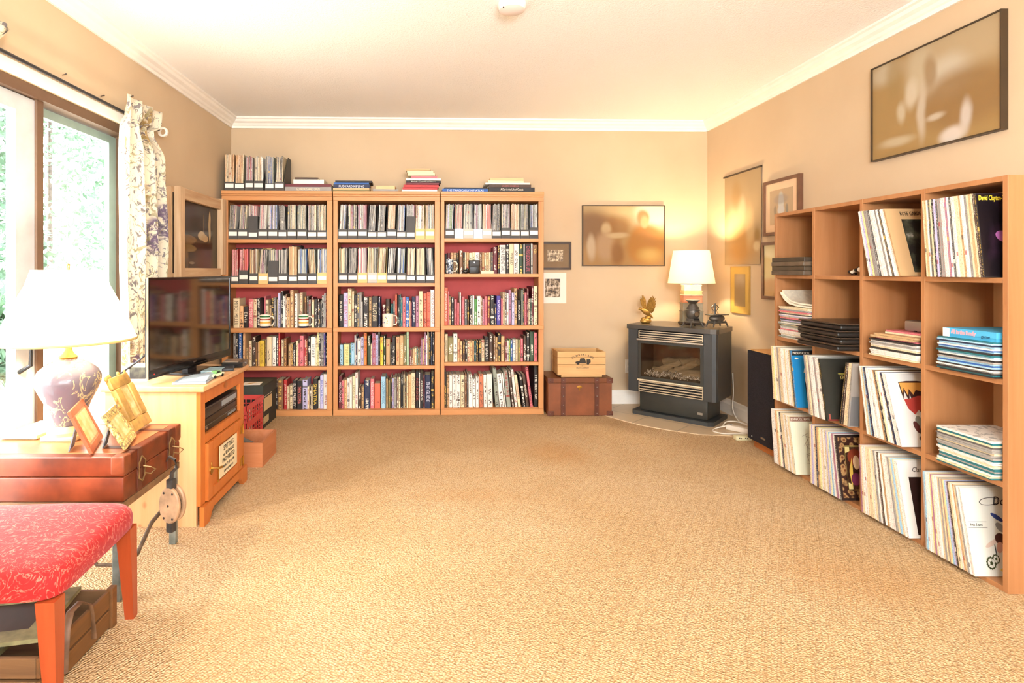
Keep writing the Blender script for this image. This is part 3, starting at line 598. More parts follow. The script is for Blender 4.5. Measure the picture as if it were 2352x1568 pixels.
stack(1000, 390, 5.807, [(717, 1325, 232, 'k', 'book', 0, ('A Day in the Life of Canada', 'efe6d4', .5)), (715, 1280, 192, 'db', 'book', .02, ('CANADIAN SONGBOOK', 'b0605a', .4)), (665, 1262, 168, 'wh', 'book', .0), (700, 1180, 140, 'cr', 'newspaper', .03), (730, 1170, 108, 'pc', 'newspaper', -.03)], 'books lying on the right bookcase', 'in the right-hand stack, right bookcase top')

# mugs and small things on the shelves ---------------------------------------------
def mug(px, ybot_z, d, h, label, body, bands=None, handle=1, inset=.0, handle_angle=0):
    X, Y, _ = at(px, 0, inset+d/2); t = thing('mug', label, 'mug', (X, Y, ybot_z+.0005)); r = d/2
    prof = [(r*.9, 0), (r*.97, .004), (r, .012), (r, h), (r*.93, h), (r*.9, h-.01), (r*.85, .01), (.001, .008)]
    part('body', MB().lathe(prof, n=32), body, t, smooth=True)
    part('handle', MB().tube([(handle*(r-.002), 0, h*.85), (handle*(r+.018), 0, h*.86), (handle*(r+.03), 0, h*.65), (handle*(r+.03), 0, h*.4), (handle*(r+.018), 0, h*.18), (handle*(r-.002), 0, h*.17)], .0055, 8), bands or body, t, smooth=True).rotation_euler = (0, 0, handle_angle)
    return t
def stripe_mat():
    k = N('striped_glaze', .2); z = k.n('SeparateXYZ', {0: k.coord()}).outputs[2]; c = L('efe6d0')
    for z0, z1, cc in ((.084, .096, '2f6a3c'), (.062, .072, 'a8382e'), (.036, .048, 'e0a840'), (.0, .014, '1e2440')):
        f = k.math('MULTIPLY', k.math('GREATER_THAN', z, z0), k.math('LESS_THAN', z, z1)); c = k.mix(f, c, L(cc))
    k.col(c); return k.m
M['stripe'] = stripe_mat(); M['glaze'] = plain('cream_glaze', 'ece2cc', .2, var=.02)
za = CASES['A'][3][2]; zb = CASES['B'][3][2]; zc = CASES['Cc'][3][1]
mug(609, za, .084, .104, 'cream striped mug at the left of the two striped mugs, third shelf', M['stripe'], M['glaze'])
mug(697.5, za, .080, .104, 'cream striped mug nearer the right end of the left bookcase shelf', M['stripe'], M['glaze'])
k = N('printed_mug_glaze', .2); vo = k.n('TexVoronoi', {'Vector': k.coord(), 'Scale': 70.0}); zz = k.n('SeparateXYZ', {0: k.coord()}); 
f = k.math('MULTIPLY', k.math('MULTIPLY', k.math('GREATER_THAN', zz.outputs[2], .025), k.math('LESS_THAN', zz.outputs[2], .085)), k.math('LESS_THAN', vo.outputs[0], .42))
f = k.math('MULTIPLY', f, k.math('LESS_THAN', zz.outputs[0], .02))
k.col(k.mix(f, L('efe0cc'), k.mix(.5, vo.outputs['Color'], L('8a6a3a')))); 
mug(891, zb, .09, .104, 'cream mug with a small printed picture, middle bookcase third shelf', k.m, M['glaze'])
k = N('dark_mottled_glaze', .2); k.col(k.ramp(k.noise(k.coord(), 60, 4), [(.42, L('2a2826')), (.5, L('6a7890')), (.58, L('c8c8c0'))]))
mug(1033, zc, .062, .115, 'dark mottled mug at the left end, right bookcase second shelf', k.m, M['glaze'])
X, Y, _ = at(1089.5, 0, .004)
t = thing('camera_case', 'square black camera case in front of paperbacks, right bookcase second shelf', 'camera case', (X, Y, zc+.0005), TH)
part('case_body', MB().box(-.042, 0, 0, .042, .036, .1, bev=.008, seg=3), M['black'], t, smooth=True)
part('flap', MB().box(-.044, -.004, .052, .044, .034, .109, bev=.006, seg=3), plain('black_leather', '2a2624', .5, var=.1, scale=60), t, smooth=True)
part('snap', MB().cyl((.0, -.004, .09), (.0, -.008, .09), .005), M['metal'], t)
X, Y, _ = at(1070, 0, .0)
t = thing('toy_shoe', 'tiny glossy black ornament left of the square camera case', 'ornament', (X, Y+.014, zc+.0005))
part('body', MB().ball((0, 0, .016), .016, (1.6, .8, 1)).ball((.012, 0, .032), .01, (1.1, .8, 1.3)).ball((-.022, 0, .012), .011), plain('black_gloss', '1c1412', .12), t, smooth=True)
part('trim_bead', MB().ball((-.01, -.012, .018), .004), M['metal'], t)
X, Y, _ = at(1119.5, 0, .002)
t = flat('small_box', X-.05, X+.05, Y, .035, zc+.0005, .022, 'cr', 'small flat cream box right of the camera case, second shelf', 'box', None, cover=False)
# ------------------------------------------------------------------ cube shelving on the right wall
SX, SB = 2.03, 2.322                      # front edge and back of the unit
YN, YFAR = 1300*SX/(2309-CX), 1300*SX/(1781-CX)   # near and far ends
CW = (YFAR-YN)/4; ROWZ = [1.4925, 1.126, .760, .3915, .018]; PT = .02
cu = thing('cube_shelving', 'long low oak-look cube shelving unit full of records, right wall', 'shelving unit', ((SX+SB)/2, (YN+YFAR)/2, 0))
ox, oy = (SX+SB)/2, (YN+YFAR)/2
def cb(name, x0, y0, z0, x1, y1, z1, mat, **k):
    o = part(name, MB().box(x0-ox, y0-oy, z0, x1-ox, y1-oy, z1, bev=.001, seg=1), mat, cu, **k); return o
DIVY = [YFAR-i*CW for i in range(5)]
TOPZ = 1.4925
for i, y in enumerate(DIVY):
    nm = 'end_panel' if i in (0, 4) else 'divider'
    cb(nm, SX, y-PT/2, 0.0, SB, y+PT/2, TOPZ, M['cube'])
for i in range(4):
    y0, y1 = DIVY[i+1]+PT/2, DIVY[i]-PT/2
    for z in ROWZ[1:]: cb('shelf', SX+.001, y0, z-PT, SB-.006, y1, z, M['cube'])
    cb('top_panel', SX+.001, y0, TOPZ-PT, SB-.006, y1, TOPZ, M['cube'])
cb('back_panel', SB-.006, YN+PT/2, .02, SB, YFAR-PT/2, TOPZ-PT, M['cube'])
part('screw_caps', MB().cyl((SX+.12-ox, YN-PT/2-oy-.001, 1.47), (SX+.12-ox, YN-PT/2-oy+.001, 1.47), .004).cyl((SX+.12-ox, YN-PT/2-oy-.001, 1.12), (SX+.12-ox, YN-PT/2-oy+.001, 1.12), .004).cyl((SX+.12-ox, YN-PT/2-oy-.001, .75), (SX+.12-ox, YN-PT/2-oy+.001, .75), .004).cyl((SX+.12-ox, YN-PT/2-oy-.001, .385), (SX+.12-ox, YN-PT/2-oy+.001, .385), .004).cyl((SX+.12-ox, YN-PT/2-oy-.001, .02), (SX+.12-ox, YN-PT/2-oy+.001, .02), .004), M['dkbrown'], cu)
COLN = ['far', 'second', 'third', 'nearest']
ROWN = ['top', 'second', 'third', 'bottom']
LPC = ['cr']*8+['wh']*13+['gy']*4+['tn']*2+['pc', 'k', 'db', 'lv', 'lb', 'ly', 'dy', 'mv', 'nv']
def lp_obj(name, th, c, s=.312, d=.308):
    o = MB().box(0, 0, 0, d, th, s).build(name, [M['lp']]); me = o.data; uv = me.uv_layers.new(name='UVMap')
    for p in me.polygons:
        fr = p.normal.x < -.5
        for li in p.loop_indices:
            q = me.vertices[me.loops[li].vertex_index].co; uv.data[li].uv = (q.y/th if fr else 0, q.z if fr else .5)
    r, g, b, _ = L(COL[c][1]); j = R.uniform(.9, 1.12); o.color = (min(1, r*j), min(1, g*j), min(1, b*j), 1)
    return o
def lps(col, rw, b0, b1, t0, t1, n, front='wh', XF=1.995, rev=False, first=0, s=.312, pal=LPC):
    """px of feet and heads of the first and last sleeve; returns the last object"""
    z0 = ROWZ[rw+1]; yb0, yb1, yt0, yt1 = (F*XF/(p-CX) for p in (b0, b1, t0, t1)); last = None
    for i in range(n):
        f = i/(n-1); yb = yb0+(yb1-yb0)*f; yt = yt0+(yt1-yt0)*f
        a = math.asin((yt-yb)/s); th = min(abs(yb1-yb0), abs(yt1-yt0))/(n-1)*.84
        c = R.choice(pal) if i < n-1 else front
        o = lp_obj('record', th*math.cos(a), c, s); o.rotation_euler = (-a, 0, 0)
        o.location = (XF+R.uniform(0, .003), yb, z0+.0006+max(0, th*math.sin(a)))
        if i == n-1: o.location.x = XF
        tag(o, '%s record sleeve, %s from left, %s row of the %s cube column' % (COL[c][0], ordn(i+1+first), ROWN[rw], COLN[col]), 'record', 'records in the %s row, %s cube column' % (ROWN[rw], COLN[col]))
        last = o
    return last
def face(o, items):
    """printed cover of the front record: (kind, x0, z0, x1, z1, colour) in metres on the sleeve"""
    for it in items:
        if it[0] == 'r': part('printed_panel', MB().box(it[1], -.0008, it[2], it[3], -.0001, it[4]), ink(it[5]), o)
        elif it[0] == 'm': part('cover_picture', MB().box(it[1], -.0008, it[2], it[3], -.0001, it[4]), it[5], o)
        elif it[0] == 't': text('cover_title', it[1], it[4], axes((1, 0, 0), (0, 0, 1), (it[2], -.0012, it[3])), ink(it[5]), o, sx=it[6] if len(it) > 6 else 1, shear=it[7] if len(it) > 7 else 0, bold=it[8] if len(it) > 8 else 0)
        elif it[0] == 'p': part('printed_shape', MB().prism(it[1], .0007, M=axes((1, 0, 0), (0, 0, 1), (0, -.0002-.0002*it[3], 0))), ink(it[2]), o)
def ell(cx, cy, rx, ry, n=24, a=0):
    return [(cx+rx*math.cos(2*pi*i/n)*math.cos(a)-ry*math.sin(2*pi*i/n)*math.sin(a), cy+rx*math.cos(2*pi*i/n)*math.sin(a)+ry*math.sin(2*pi*i/n)*math.cos(a)) for i in range(n)]
k = N('dark_photo_print', .4); k.col(k.ramp(k.noise(k.coord(), 14, 5), [(.45, L('1c1a16')), (.6, L('4a4a3a')), (.72, L('b8b0a0'))])); DARKP = k.m
k = N('black_purple_print', .35); k.col(k.ramp(k.noise(k.coord(), 7, 4), [(.5, L('140e12')), (.62, L('2e1c2a')), (.8, L('6a3a60'))])); PURP = k.m
k = N('ornate_brown_print', .4); vo = k.n('TexVoronoi', {'Vector': k.coord(), 'Scale': 42.0}); k.col(k.ramp(vo.outputs[0], [(.2, L('6a3a20')), (.42, L('b08a5a')), (.6, L('3a2018'))])); ORN = k.m

o = lps(2, 0, 1998.5, 2069, 1973, 2031, 15, 'tn', XF=2.0)
face(o, [('m', .064, .016, .30, .262, DARKP), ('t', 'ROSE GARDEN', .062, .288, .026, '2a2018', .62)])
o = lps(3, 0, 2131, 2262, 2120.5, 2240, 28, 'k', XF=1.99)
face(o, [('m', .002, .002, .306, .31, PURP), ('t', 'David Clayton-Thomas', .008, .294, .026, 'e0cc3a', .55, .2, .0006), ('p', ell(.085, .15, .03, .02, a=-.4), 'a8609a', 3)])
o = lps(0, 2, 1778.5, 1831, 1772, 1818, 15, 'bl', XF=1.989); o.color = L('1f86c4')
face(o, [('r', .0, .286, .306, .311, '1c1a19'), ('t', 'PRESERVATION', .004, .298, .018, 'efe6d4', .75), ('p', [(.055, .19), (.075, .26), (.10, .2)], 'efe6d4', 1), ('m', .058, .04, .26, .17, DARKP), ('p', ell(.085, .15, .025, .045), 'e8ddd0', 3), ('p', [(.012, .268), (.02, .275), (.035, .268), (.02, .264)], 'efe6d4', 1)])
o = lps(1, 2, 1861, 1900, 1848, 1882, 9, 'db', XF=1.963, pal=['cr', 'wh', 'wh', 'gy']); o.color = L('2c2a22')
face(o, [('t', 'KRIS', .092, .215, .026, 'e0d080', .65, 0, .0006), ('p', ell(.112, .234, .028, .004), 'c8c060', 1), ('r', .012, .008, .02, .035, 'a05040'), ('r', .006, .002, .06, .008, '8a2a20')])
o = lps(1, 2, 1929.5, 1949, 1944.5, 1959, 5, 'gy', XF=1.999, first=9, pal=['k', 'wh', 'db', 'cr']); face(o, [('m', .004, .004, .15, .15, blobs('cloud_photo_print', '8a8a8a', [(.3, .5, .3, .3, '3a3f4a', .4, .9)]))])
o = lps(2, 2, 1993, 2072, 1975, 2033, 18, 'wh', XF=1.995); o.color = L('d8d4cc')
sq = lambda P, k=.6, x0=-.012: [(x*k+x0, z) for x, z in P]
face(o, [('p', sq([(.10, .275), (.11, .20), (.13, .235), (.15, .19), (.165, .225), (.18, .15), (.20, .17), (.215, .14), (.235, .17), (.30, .16), (.30, .275), (.24, .28), (.16, .28)]), '3a1c16', 1),
         ('p', sq([(.105, .272), (.115, .225), (.13, .25), (.15, .215), (.165, .245), (.19, .22), (.215, .24), (.3, .23), (.3, .272)]), 'd89a4a', 2), ('p', sq([(.115, .2), (.13, .16), (.17, .135), (.2, .155), (.235, .145), (.3, .17), (.3, .215), (.22, .215), (.17, .205)]), 'a8382e', 3),
         ('p', ell(.098, .105, .015, .025), '8a8a80', 1), ('p', ell(.085, .082, .012, .026, a=.3), '5a2a28', 2), ('p', ell(.106, .062, .016, .016), '3a3a3a', 3), ('p', ell(.095, .035, .012, .01), '6a5a50', 1)])
o = lps(0, 3, 1780.5, 1829, 1772, 1813, 14, 'ly', XF=1.989); o.color = L('dcdcc0')
face(o, [('r', .0, .286, .306, .311, '8a6450'), ('t', 'JOHN COLTRANE', .004, .298, .022, 'efe6d4', .62)] + [('p', ell(.085+.01*math.sin(i*2.1), .06+i*.014, .022, .0011, 12, i*.9), '9a8a78', 1) for i in range(12)])
o = lps(1, 3, 1864, 1934, 1861, 1918, 18, 'k', XF=1.992); o.color = L('2a1c18')
face(o, [('m', .010, .012, .30, .30, ORN), ('r', .036, .045, .30, .262, 'd8c070'), ('r', .041, .053, .30, .254, '4a2418'), ('p', ell(.085, .205, .035, .04), '8a3a20', 1), ('p', ell(.09, .18, .016, .034), 'e8c8a0', 3), ('p', [(.058, .06), (.052, .14), (.07, .205), (.068, .1)], 'e0b850', 2), ('p', ell(.08, .10, .022, .03), '7a3050', 4), ('p', [(.041, .254), (.041, .225), (.062, .235), (.062, .254)], 'e0cc88', 2), ('p', [(.041, .053), (.041, .085), (.062, .075), (.062, .053)], 'e0cc88', 2)])
o = lps(2, 3, 1981, 2089, 1974, 2059, 23, 'wh', XF=1.995); o.color = L('e4dfd6')
face(o, [('t', 'Clare', .058, .275, .028, '4a4440', .8, .3), ('m', .040, .012, .3, .245, blobs('hat_photo_print', '3a2420', [(.2, .75, .22, .14, 'd8d0d0', .2, .95), (.25, .5, .2, .3, '6a4a50', .3, .9), (.3, .42, .05, .08, 'c8b8b0', .4, .8), (.2, .2, .2, .1, '5a3a6a', .4, .8)]))])
o = lps(3, 3, 2128, 2240, 2119, 2204, 28, 'wh', XF=1.99); o.color = L('d6d6ca')
fc = [('r', .008, .189, .078, .190, '2a2524'), ('r', .008, .168, .078, .169, '2a2524'), ('t', '9 to 5 and', .014, .179, .014, '2a2524', .8), ('t', 'Dolly', .112, .262, .045, '2a2524', .8, .3)]
ring = ell(.1, .262, .036, .013, 30, .1)
for i in range(30):
    a, b = ring[i], ring[(i+1) % 30]; dx, dy = b[0]-a[0], b[1]-a[1]; l = math.hypot(dx, dy); nx, ny = -dy/l*.0009, dx/l*.0009
    fc.append(('p', [(a[0]-nx, a[1]-ny), (b[0]-nx, b[1]-ny), (b[0]+nx, b[1]+ny), (a[0]+nx, a[1]+ny)], '2a2524', 1))
fc += [('p', ell(.085, .115, .03, .008, a=.5), 'cdb8a8', 1), ('p', ell(.118, .13, .02, .02, a=.3), '4a2a22', 2), ('p', ell(.12, .205, .026, .008, a=-.6), '2f3f7a', 2), ('p', ell(.125, .17, .02, .012, a=-.9), '8a8a88', 3), ('p', ell(.11, .1, .012, .02, a=-.3), 'c89a88', 3),
       ('r', .092, .06, .095, .11, '3a3a3a'), ('p', ell(.135, .06, .018, .02, a=.3), '5a2a28', 2), ('p', ell(.118, .022, .02, .008), 'd8c070', 1), ('p', ell(.15, .018, .02, .006), '8a8a60', 2)]
for cx, cy, r in ((.068, .046, .024), (.088, .060, .018)):
    fc.append(('p', [((cx+(r if i % 2 else r*.86)*math.cos(i*pi/14)*.8), cy+(r if i % 2 else r*.86)*math.sin(i*pi/14)) for i in range(28)], '3a4020', 3)); fc.append(('p', ell(cx, cy, r*.54, r*.68), 'd6d6ca', 4)); fc.append(('p', ell(cx, cy, r*.22, r*.25), '3a4020', 5))
    for j in range(5):
        a = j*2*pi/5; fc.append(('p', [(cx+math.cos(a+.1)*r*.2, cy+math.sin(a+.1)*r*.2), (cx+math.cos(a+.05)*r*.6, cy+math.sin(a+.05)*r*.7), (cx+math.cos(a-.05)*r*.6, cy+math.sin(a-.05)*r*.7), (cx+math.cos(a-.1)*r*.2, cy+math.sin(a-.1)*r*.2)], '3a4020', 5))
face(o, fc)
# flat stacks in the cubes -------------------------------------------------------
def fstack(col, rw, specs, XF, where, kind='record', cat='record', ymid=None, s=.312):
    z = ROWZ[rw+1]+.0006; ym = (DIVY[col]+DIVY[col+1])/2 if ymid is None else ymid; out = []
    for n, (c, h, dx, dy, rz, ss) in enumerate(specs, 1):
        w = s*ss; o = MB().box(-0, -w/2, 0, min(w, SB-.012-XF-dx), w/2, h-.0004).build(kind, [M['lpflat']]); r, g, b, _ = L(COL[c][1]); o.color = (r, g, b, 1)
        o.location = (XF+dx, ym+dy, z); o.rotation_euler = (0, 0, rz); z += h+.0002
        nm = {'record': 'record sleeve', 'newspaper': 'folded newspaper', 'magazine': 'magazine'}[kind]
        tag(o, '%s %s lying flat, %s from the bottom %s' % (COL[c][0], nm, ordn(n), where), cat, '%ss lying flat %s' % (kind, where)); out.append(o)
    return z, out
k = N('flat_sleeve_edge', .6); oi = k.n('ObjectInfo'); v = k.n('Mapping', {'Vector': k.coord(), 'Scale': (40, 40, 900)}).outputs[0]
k.col(k.mix(k.math('MULTIPLY', k.math('GREATER_THAN', k.noise(v, 1, 3), .56), .45), oi.outputs['Color'], L('4a4440'))); M['lpflat'] = k.m
def rs(n, pal, hs=(.004, .007), j=.012, ss=(.98, 1.0)):
    return [(R.choice(pal), R.uniform(*hs), R.uniform(0, j), R.uniform(-.4, .3)*j, R.uniform(-.008, .008), R.uniform(*ss)) for _ in range(n)]
z, _ = fstack(3, 2, rs(20, ['wh', 'wh', 'cr', 'k', 'wh', 'gy', 'tl', 'dy'], (.0045, .0085)), 2.0, 'in the third-row nearest cube', ymid=DIVY[4]+.135, s=.228)
z, _ = fstack(3, 1, rs(22, ['lb', 'wh', 'bl', 'lb', 'k', 'wh', 'gy', 'nv', 'tl'], (.0045, .0075)), 2.0, 'in the second nearest cube', ymid=DIVY[4]+.135, s=.228)
bx = thing('board_game', 'blue board game box with pink lettering on the nearest cube stack', 'board game', (2.02, DIVY[4]+.128, z), .02)
part('box_base', MB().box(0, -.104, 0, .24, .104, .03), ink('3f9ac0'), bx)
part('end_panel', MB().box(-.0030, .078, .001, -.0022, .1055, .034), M['white'], bx)
part('lid', MB().box(-.002, -.106, .012, .242, .106, .036, bev=.001), ink('4aa6cc'), bx)
text('box_title', 'All in the Family', .021, axes((0, -1, 0), (0, 0, 1), (-.003, .070, .022)), ink('e8a0a8'), bx, sx=.72, bold=.0008)
text('box_title', 'game', .016, axes((0, -1, 0), (0, 0, 1), (-.003, -.05, .016)), ink('1f4a6a'), bx)
z, _ = fstack(2, 1, rs(10, ['wh', 'cr', 'wh', 'k', 'gy', 'wh'], (.006, .009), .012)+[('pk', .006, .03, 0, 0, .9), ('tn', .010, .012, .01, .03, .9), ('tn', .009, .015, .0, -.02, .9), ('cr', .008, .05, -.01, .03, .75), ('pk', .007, .05, -.01, .0, .75)], 2.01, 'in the second-row third cube', 'magazine', 'magazine', s=.255, ymid=DIVY[3]+.148)
ra = thing('silver_radio', 'small silver box lying on the magazines in the third column', 'radio', (2.10, DIVY[2]-CW*.62, z+.0005))
part('case', MB().box(0, -.05, 0, .1, .05, .048, bev=.008, seg=3), plain('brushed_silver', 'b0a698', .35, .8), ra, smooth=True)
part('end_cap', MB().box(.0, -.057, .001, .1, -.0505, .047, bev=.003), M['metal'], ra)
part('slot', MB().box(-.001, -.018, .002, .002, -.006, .007), M['black'], ra)
z, _ = fstack(0, 1, rs(28, ['wh', 'cr', 'gy', 'wh', 'lv', 'cr', 'pk', 'wh', 'dy', 'gc'], (.0045, .0078), .014), 2.01, 'in the second-row far cube', 'newspaper', 'newspaper', s=.262, ymid=DIVY[1]+.152)
# curled newspapers on top of that pile
for n, (c, off) in enumerate((('cr', 0), ('wh', .012))):
    ymc = (DIVY[0]+DIVY[1])/2; pts = [(-.15, 0), (-.02, .002), (.06, .012), (.11, .035), (.145, .07)]
    m = MB(); up = [(y, zz+.009) for y, zz in pts]
    m.prism([(a, b) for a, b in pts]+[(a, b) for a, b in up[::-1]], .24, M=axes((0, 1, 0), (0, 0, 1), (0, 0, 0)))
    nb = m.build('newspaper', M['paper'], smooth=True); nb.location = (2.04+off, ymc-.005, z+off*1.0+.001)
    tag(nb, ['curled cream newspaper on the far newspaper pile, its edge turned up', 'curled newspaper with a dark picture, topmost on the far pile'][n], 'newspaper', 'curled newspapers')
    if n: part('front_picture', MB().box(.03, -.13, .0095, .2, -.0, .0105), DARKP, nb)
# dark cases in the top far cube, black trays in the second column
for n in range(4):
    o = part('flat_case', MB().box(0, -.15, 0, .30, .15, .0245, bev=.003), plain('smoked_case_%d' % n, ['57493a', '4a3d2e', '60503e', '3e3428'][n], .45, var=.15, scale=14), None)
    o.location = (1.995+.004*(n % 2), (DIVY[0]+DIVY[1])/2+.006, ROWZ[1]+.001+.0252*n); 
    tag(o, 'dark brown flat case, %s from the bottom in the top far cube' % ordn(n+1), 'case', 'dark flat cases in the top far cube')
cam_o = thing('beaded_ornament', 'small shiny dark ornament in the corner of an empty top cube', 'ornament', (2.08, DIVY[2]+.085, ROWZ[1]+.0005))
b1, b2 = MB(), MB()
for i in range(26):
    p = (R.uniform(-.02, .035), R.uniform(-.045, .045), 0); rr = R.uniform(.007, .012); p = (p[0], p[1], rr+R.uniform(0, .045)*(1-abs(p[1])/.06))
    (b1 if i % 3 else b2).ball(p, rr, n=8)
part('dark_beads', b1, plain('dark_gloss_beads', '30241c', .12), cam_o, smooth=True); part('bright_beads', b2, plain('pale_gloss_beads', 'd8c8b0', .12), cam_o, smooth=True)
ym = (DIVY[1]+DIVY[2])/2
for n in range(4):
    dxy = [(.0, .02), (.0, .008), (.0, .012), (.0, .0)][n]; tl = [.0, 0, 0, 0][n]
    t = thing('black_tray', 'black rounded plastic case, %s from bottom, second row, second cube column' % ordn(n+1), 'case', (1.93+.012*(n % 2), ym+.0+dxy[1]*.3, ROWZ[2]+.001+.034*n), 0, 'black plastic cases in the second cube column')
    part('shell', MB().box(0, -.158, 0, .36, .152, .024, bev=.009, seg=3), plain('black_case_plastic', '241f1b', .3, var=.1), t, smooth=True)
    part('rim', MB().box(-.006, -.161, .0245, .362, .155, .032, bev=.003), plain('brown_case_rim', '3c2f24', .35, var=.1), t)
# wall art ------------------------------------------------------------------
def framed(name, label, w, h, art, frame, fw, fd, loc, rz, grp=None, mat_w=0, matc=None, cat='picture', glossy=True):
    """origin at the lower left seen from the front; back on the wall"""
    t = thing(name, label, cat, loc, rz, grp)
    if fw:
        m = MB(); m.box(0, -fd, 0, w, 0, fw); m.box(0, -fd, h-fw, w, 0, h); m.box(0, -fd, fw, fw, 0, h-fw); m.box(w-fw, -fd, fw, w, 0, h-fw)
        part('frame', m, frame, t)
    iw, ih = w-2*fw, h-2*fw
    if matc:
        part('mat_board', MB().box(fw, -fd*.7, fw, w-fw, -fd*.3, h-fw), matc, t)
    a = MB().box(0, -.001, 0, iw-2*mat_w, 0, ih-2*mat_w)
    part('print', a, art, t, uvxz=(iw-2*mat_w, ih-2*mat_w), loc=(fw+mat_w, -fd*.7-.0005 if matc else -fd*.7, fw+mat_w))
    if not matc: part('backing', MB().box(fw, -fd*.68, fw, w-fw, -.0005, h-fw), M['dkbrown'], t)
    return t
FB = plain('thin_black_frame', '40301f', .4)
art1 = blobs('blurred_portrait_large', 'b8935a', [(.72, .85, .4, .35, 'cdb48c', .5, .9), (.62, .62, .18, .2, 'e0d2b8', .5, .9), (.42, .8, .1, .25, 'd6c4a2', .6, .8), (.12, .9, .14, .12, 'd8c8aa', .6, .8), (.2, .82, .07, .2, 'b0905a', .6, .7), (.5, .72, .05, .16, 'a07a48', .5, .7),
     (.75, .38, .32, .28, 'a57e4c', .35, .9), (.35, .58, .05, .14, 'e6d6ba', .6, .9), (.27, .42, .035, .1, 'e0cfb0', .6, .8), (.44, .36, .035, .25, 'dccab0', .6, .9), (.77, .2, .035, .14, 'e6d8c8', .6, .9), (.68, .05, .09, .08, 'eee0d0', .5, .95), (.22, .14, .14, .05, 'd8c4a0', .6, .9), (.55, .27, .06, .03, 'dccab0', .6, .9)], .3)
framed('framed_picture', 'large blurred sepia picture in thin black frame, high on right wall', .70, .495, art1, FB, .006, .03, (XR, 3.02, 1.73), -pi/2)
art2 = blobs('blurred_two_figures', 'b98f5c', [(.5, .95, .6, .12, 'e0c08a', .6, .8), (.86, .86, .22, .25, 'fbf0cc', .5, 1), (.52, .72, .12, .3, 'e8cf9a', .5, .5), (.12, .62, .22, .3, '8f6a48', .5, .9), (.42, .62, .16, .2, 'a87844', .5, .8), (.78, .35, .24, .36, 'c08848', .25, 1), (.74, .8, .08, .14, 'c09a68', .3, 1), (.76, .74, .05, .1, 'e0c088', .4, .9),
     (.28, .62, .055, .1, 'd8b888', .5, .95), (.28, .32, .12, .24, 'c6a078', .5, .9), (.1, .3, .05, .2, 'd8bc98', .5, .9), (.42, .5, .12, .05, 'dcbc8c', .5, .9), (.42, .2, .08, .2, '9a6c40', .5, .8), (.82, .18, .12, .1, 'ecca7a', .8, .6)], .25)
framed('framed_picture', 'wide blurred sepia picture of two figures, left of the glowing lamp', .715, .52, art2, FB, .005, .028, (1.243, bw(1.243), 1.193), TH)
k = N('street_scene_print', .5); k.col(k.ramp(k.noise(k.coord(), 38, 5, .7), [(.38, L('3a2c20')), (.5, L('9a8468')), (.62, L('dccaa8'))])); SCN = k.m
framed('framed_picture', 'small dark-framed picture with brown mat beside the right bookcase', .275, .24, SCN, plain('dark_walnut_frame', '3e2c1e', .35, var=.1), .018, .022, (.872, bw(.872), 1.16), TH, mat_w=.052, matc=plain('brown_mat_board', '80694e', .8, var=.03))
k = N('street_scene_print_dark', .5); k.col(k.ramp(k.noise(k.coord(), 30, 6, .75), [(.42, L('2a2018')), (.5, L('8a7458')), (.6, L('d8c8b0'))]))
framed('matted_photo', 'unframed photo in a white mat below the small dark-framed picture', .235, .262, k.m, None, 0, .006, (.872, bw(.872), .872), TH, mat_w=.052, matc=plain('white_mat_board', 'f2e4d6', .8, var=.01))
art3 = blobs('blurred_poster_print', 'c9ab80', [(.35, .45, .28, .2, 'f0d8a4', .6, .9), (.5, .62, .1, .12, 'ead0a4', .6, .9), (.5, .2, .35, .2, 'd49a50', .6, .8), (.72, .4, .1, .2, 'e6c690', .6, .8), (.9, .3, .07, .08, 'a8844c', .6, .8), (.9, .19, .08, .05, 'ecd0a0', .5, .9), (.35, .78, .12, .14, 'bd945c', .7, .6)], .65, .15)
Y1, Y2 = 4.60, 4.08
t = thing('poster', 'blurred sepia hanging poster right of the glowing lamp, corner curling', 'poster', (XR, Y1, 1.20), -pi/2)
m = MB(); WP = Y1-Y2; g = []
for i in range(13):
    for j in range(15):
        u, v = i/12, j/14; off = .006+.012*max(0, 1-v*3)*u+.004*math.sin(u*3)
        g.append(m.bm.verts.new((u*WP, -off, v*.70)))
for i in range(12):
    for j in range(14): m.bm.faces.new((g[i*15+j], g[(i+1)*15+j], g[(i+1)*15+j+1], g[i*15+j+1]))
part('print', m, art3, t, smooth=True, uvxz=(WP, .70))
part('top_rail', MB().box(-.01, -.014, .70, WP+.004, -.001, .712), FB, t)
part('side_rail', MB().box(WP-.004, -.02, .0, WP+.0, -.019, .70), FB, t) if False else None
art4 = blobs('blurred_gold_print', 'a88a5a', [(.5, .8, .4, .2, 'd0b898', .8, .9), (.5, .4, .4, .4, 'a8895e', .8, .7)], .3)
t = framed('framed_picture', 'small gold-matted picture below the hanging poster, right wall', .27, .365, art4, plain('gold_frame', 'b8924a', .3, .3), .008, .012, (XR, 4.50, .82), -pi/2, mat_w=.05, matc=plain('ochre_mat_board', 'c09a4a', .6, var=.02))
WD = plain('dark_wood_frame', '6b4834', .35, var=.1, scale=20)
art5 = blobs('pale_house_print', 'd8b890', [(.5, .62, .12, .3, 'ece8dc', .25, .95), (.5, .72, .3, .14, '9a9088', .3, .5), (.5, .4, .14, .12, 'e8e4dc', .25, .95), (.25, .4, .06, .14, 'a08a70', .3, .8), (.75, .42, .06, .14, '8a8478', .3, .8)], .2)
framed('framed_picture', 'wooden-framed picture of a pale house above the cube shelving', .40, .38, art5, WD, .022, .03, (XR, 4.02, 1.395), -pi/2, mat_w=.05, matc=plain('peach_mat_board', 'ddba94', .6, var=.02))
art6 = blobs('bright_landscape_print', 'e8d090', [(.5, .9, .8, .15, 'f6ecc0', .3, .8), (.5, .15, .9, .2, 'd8a068', .3, .8)], .12)
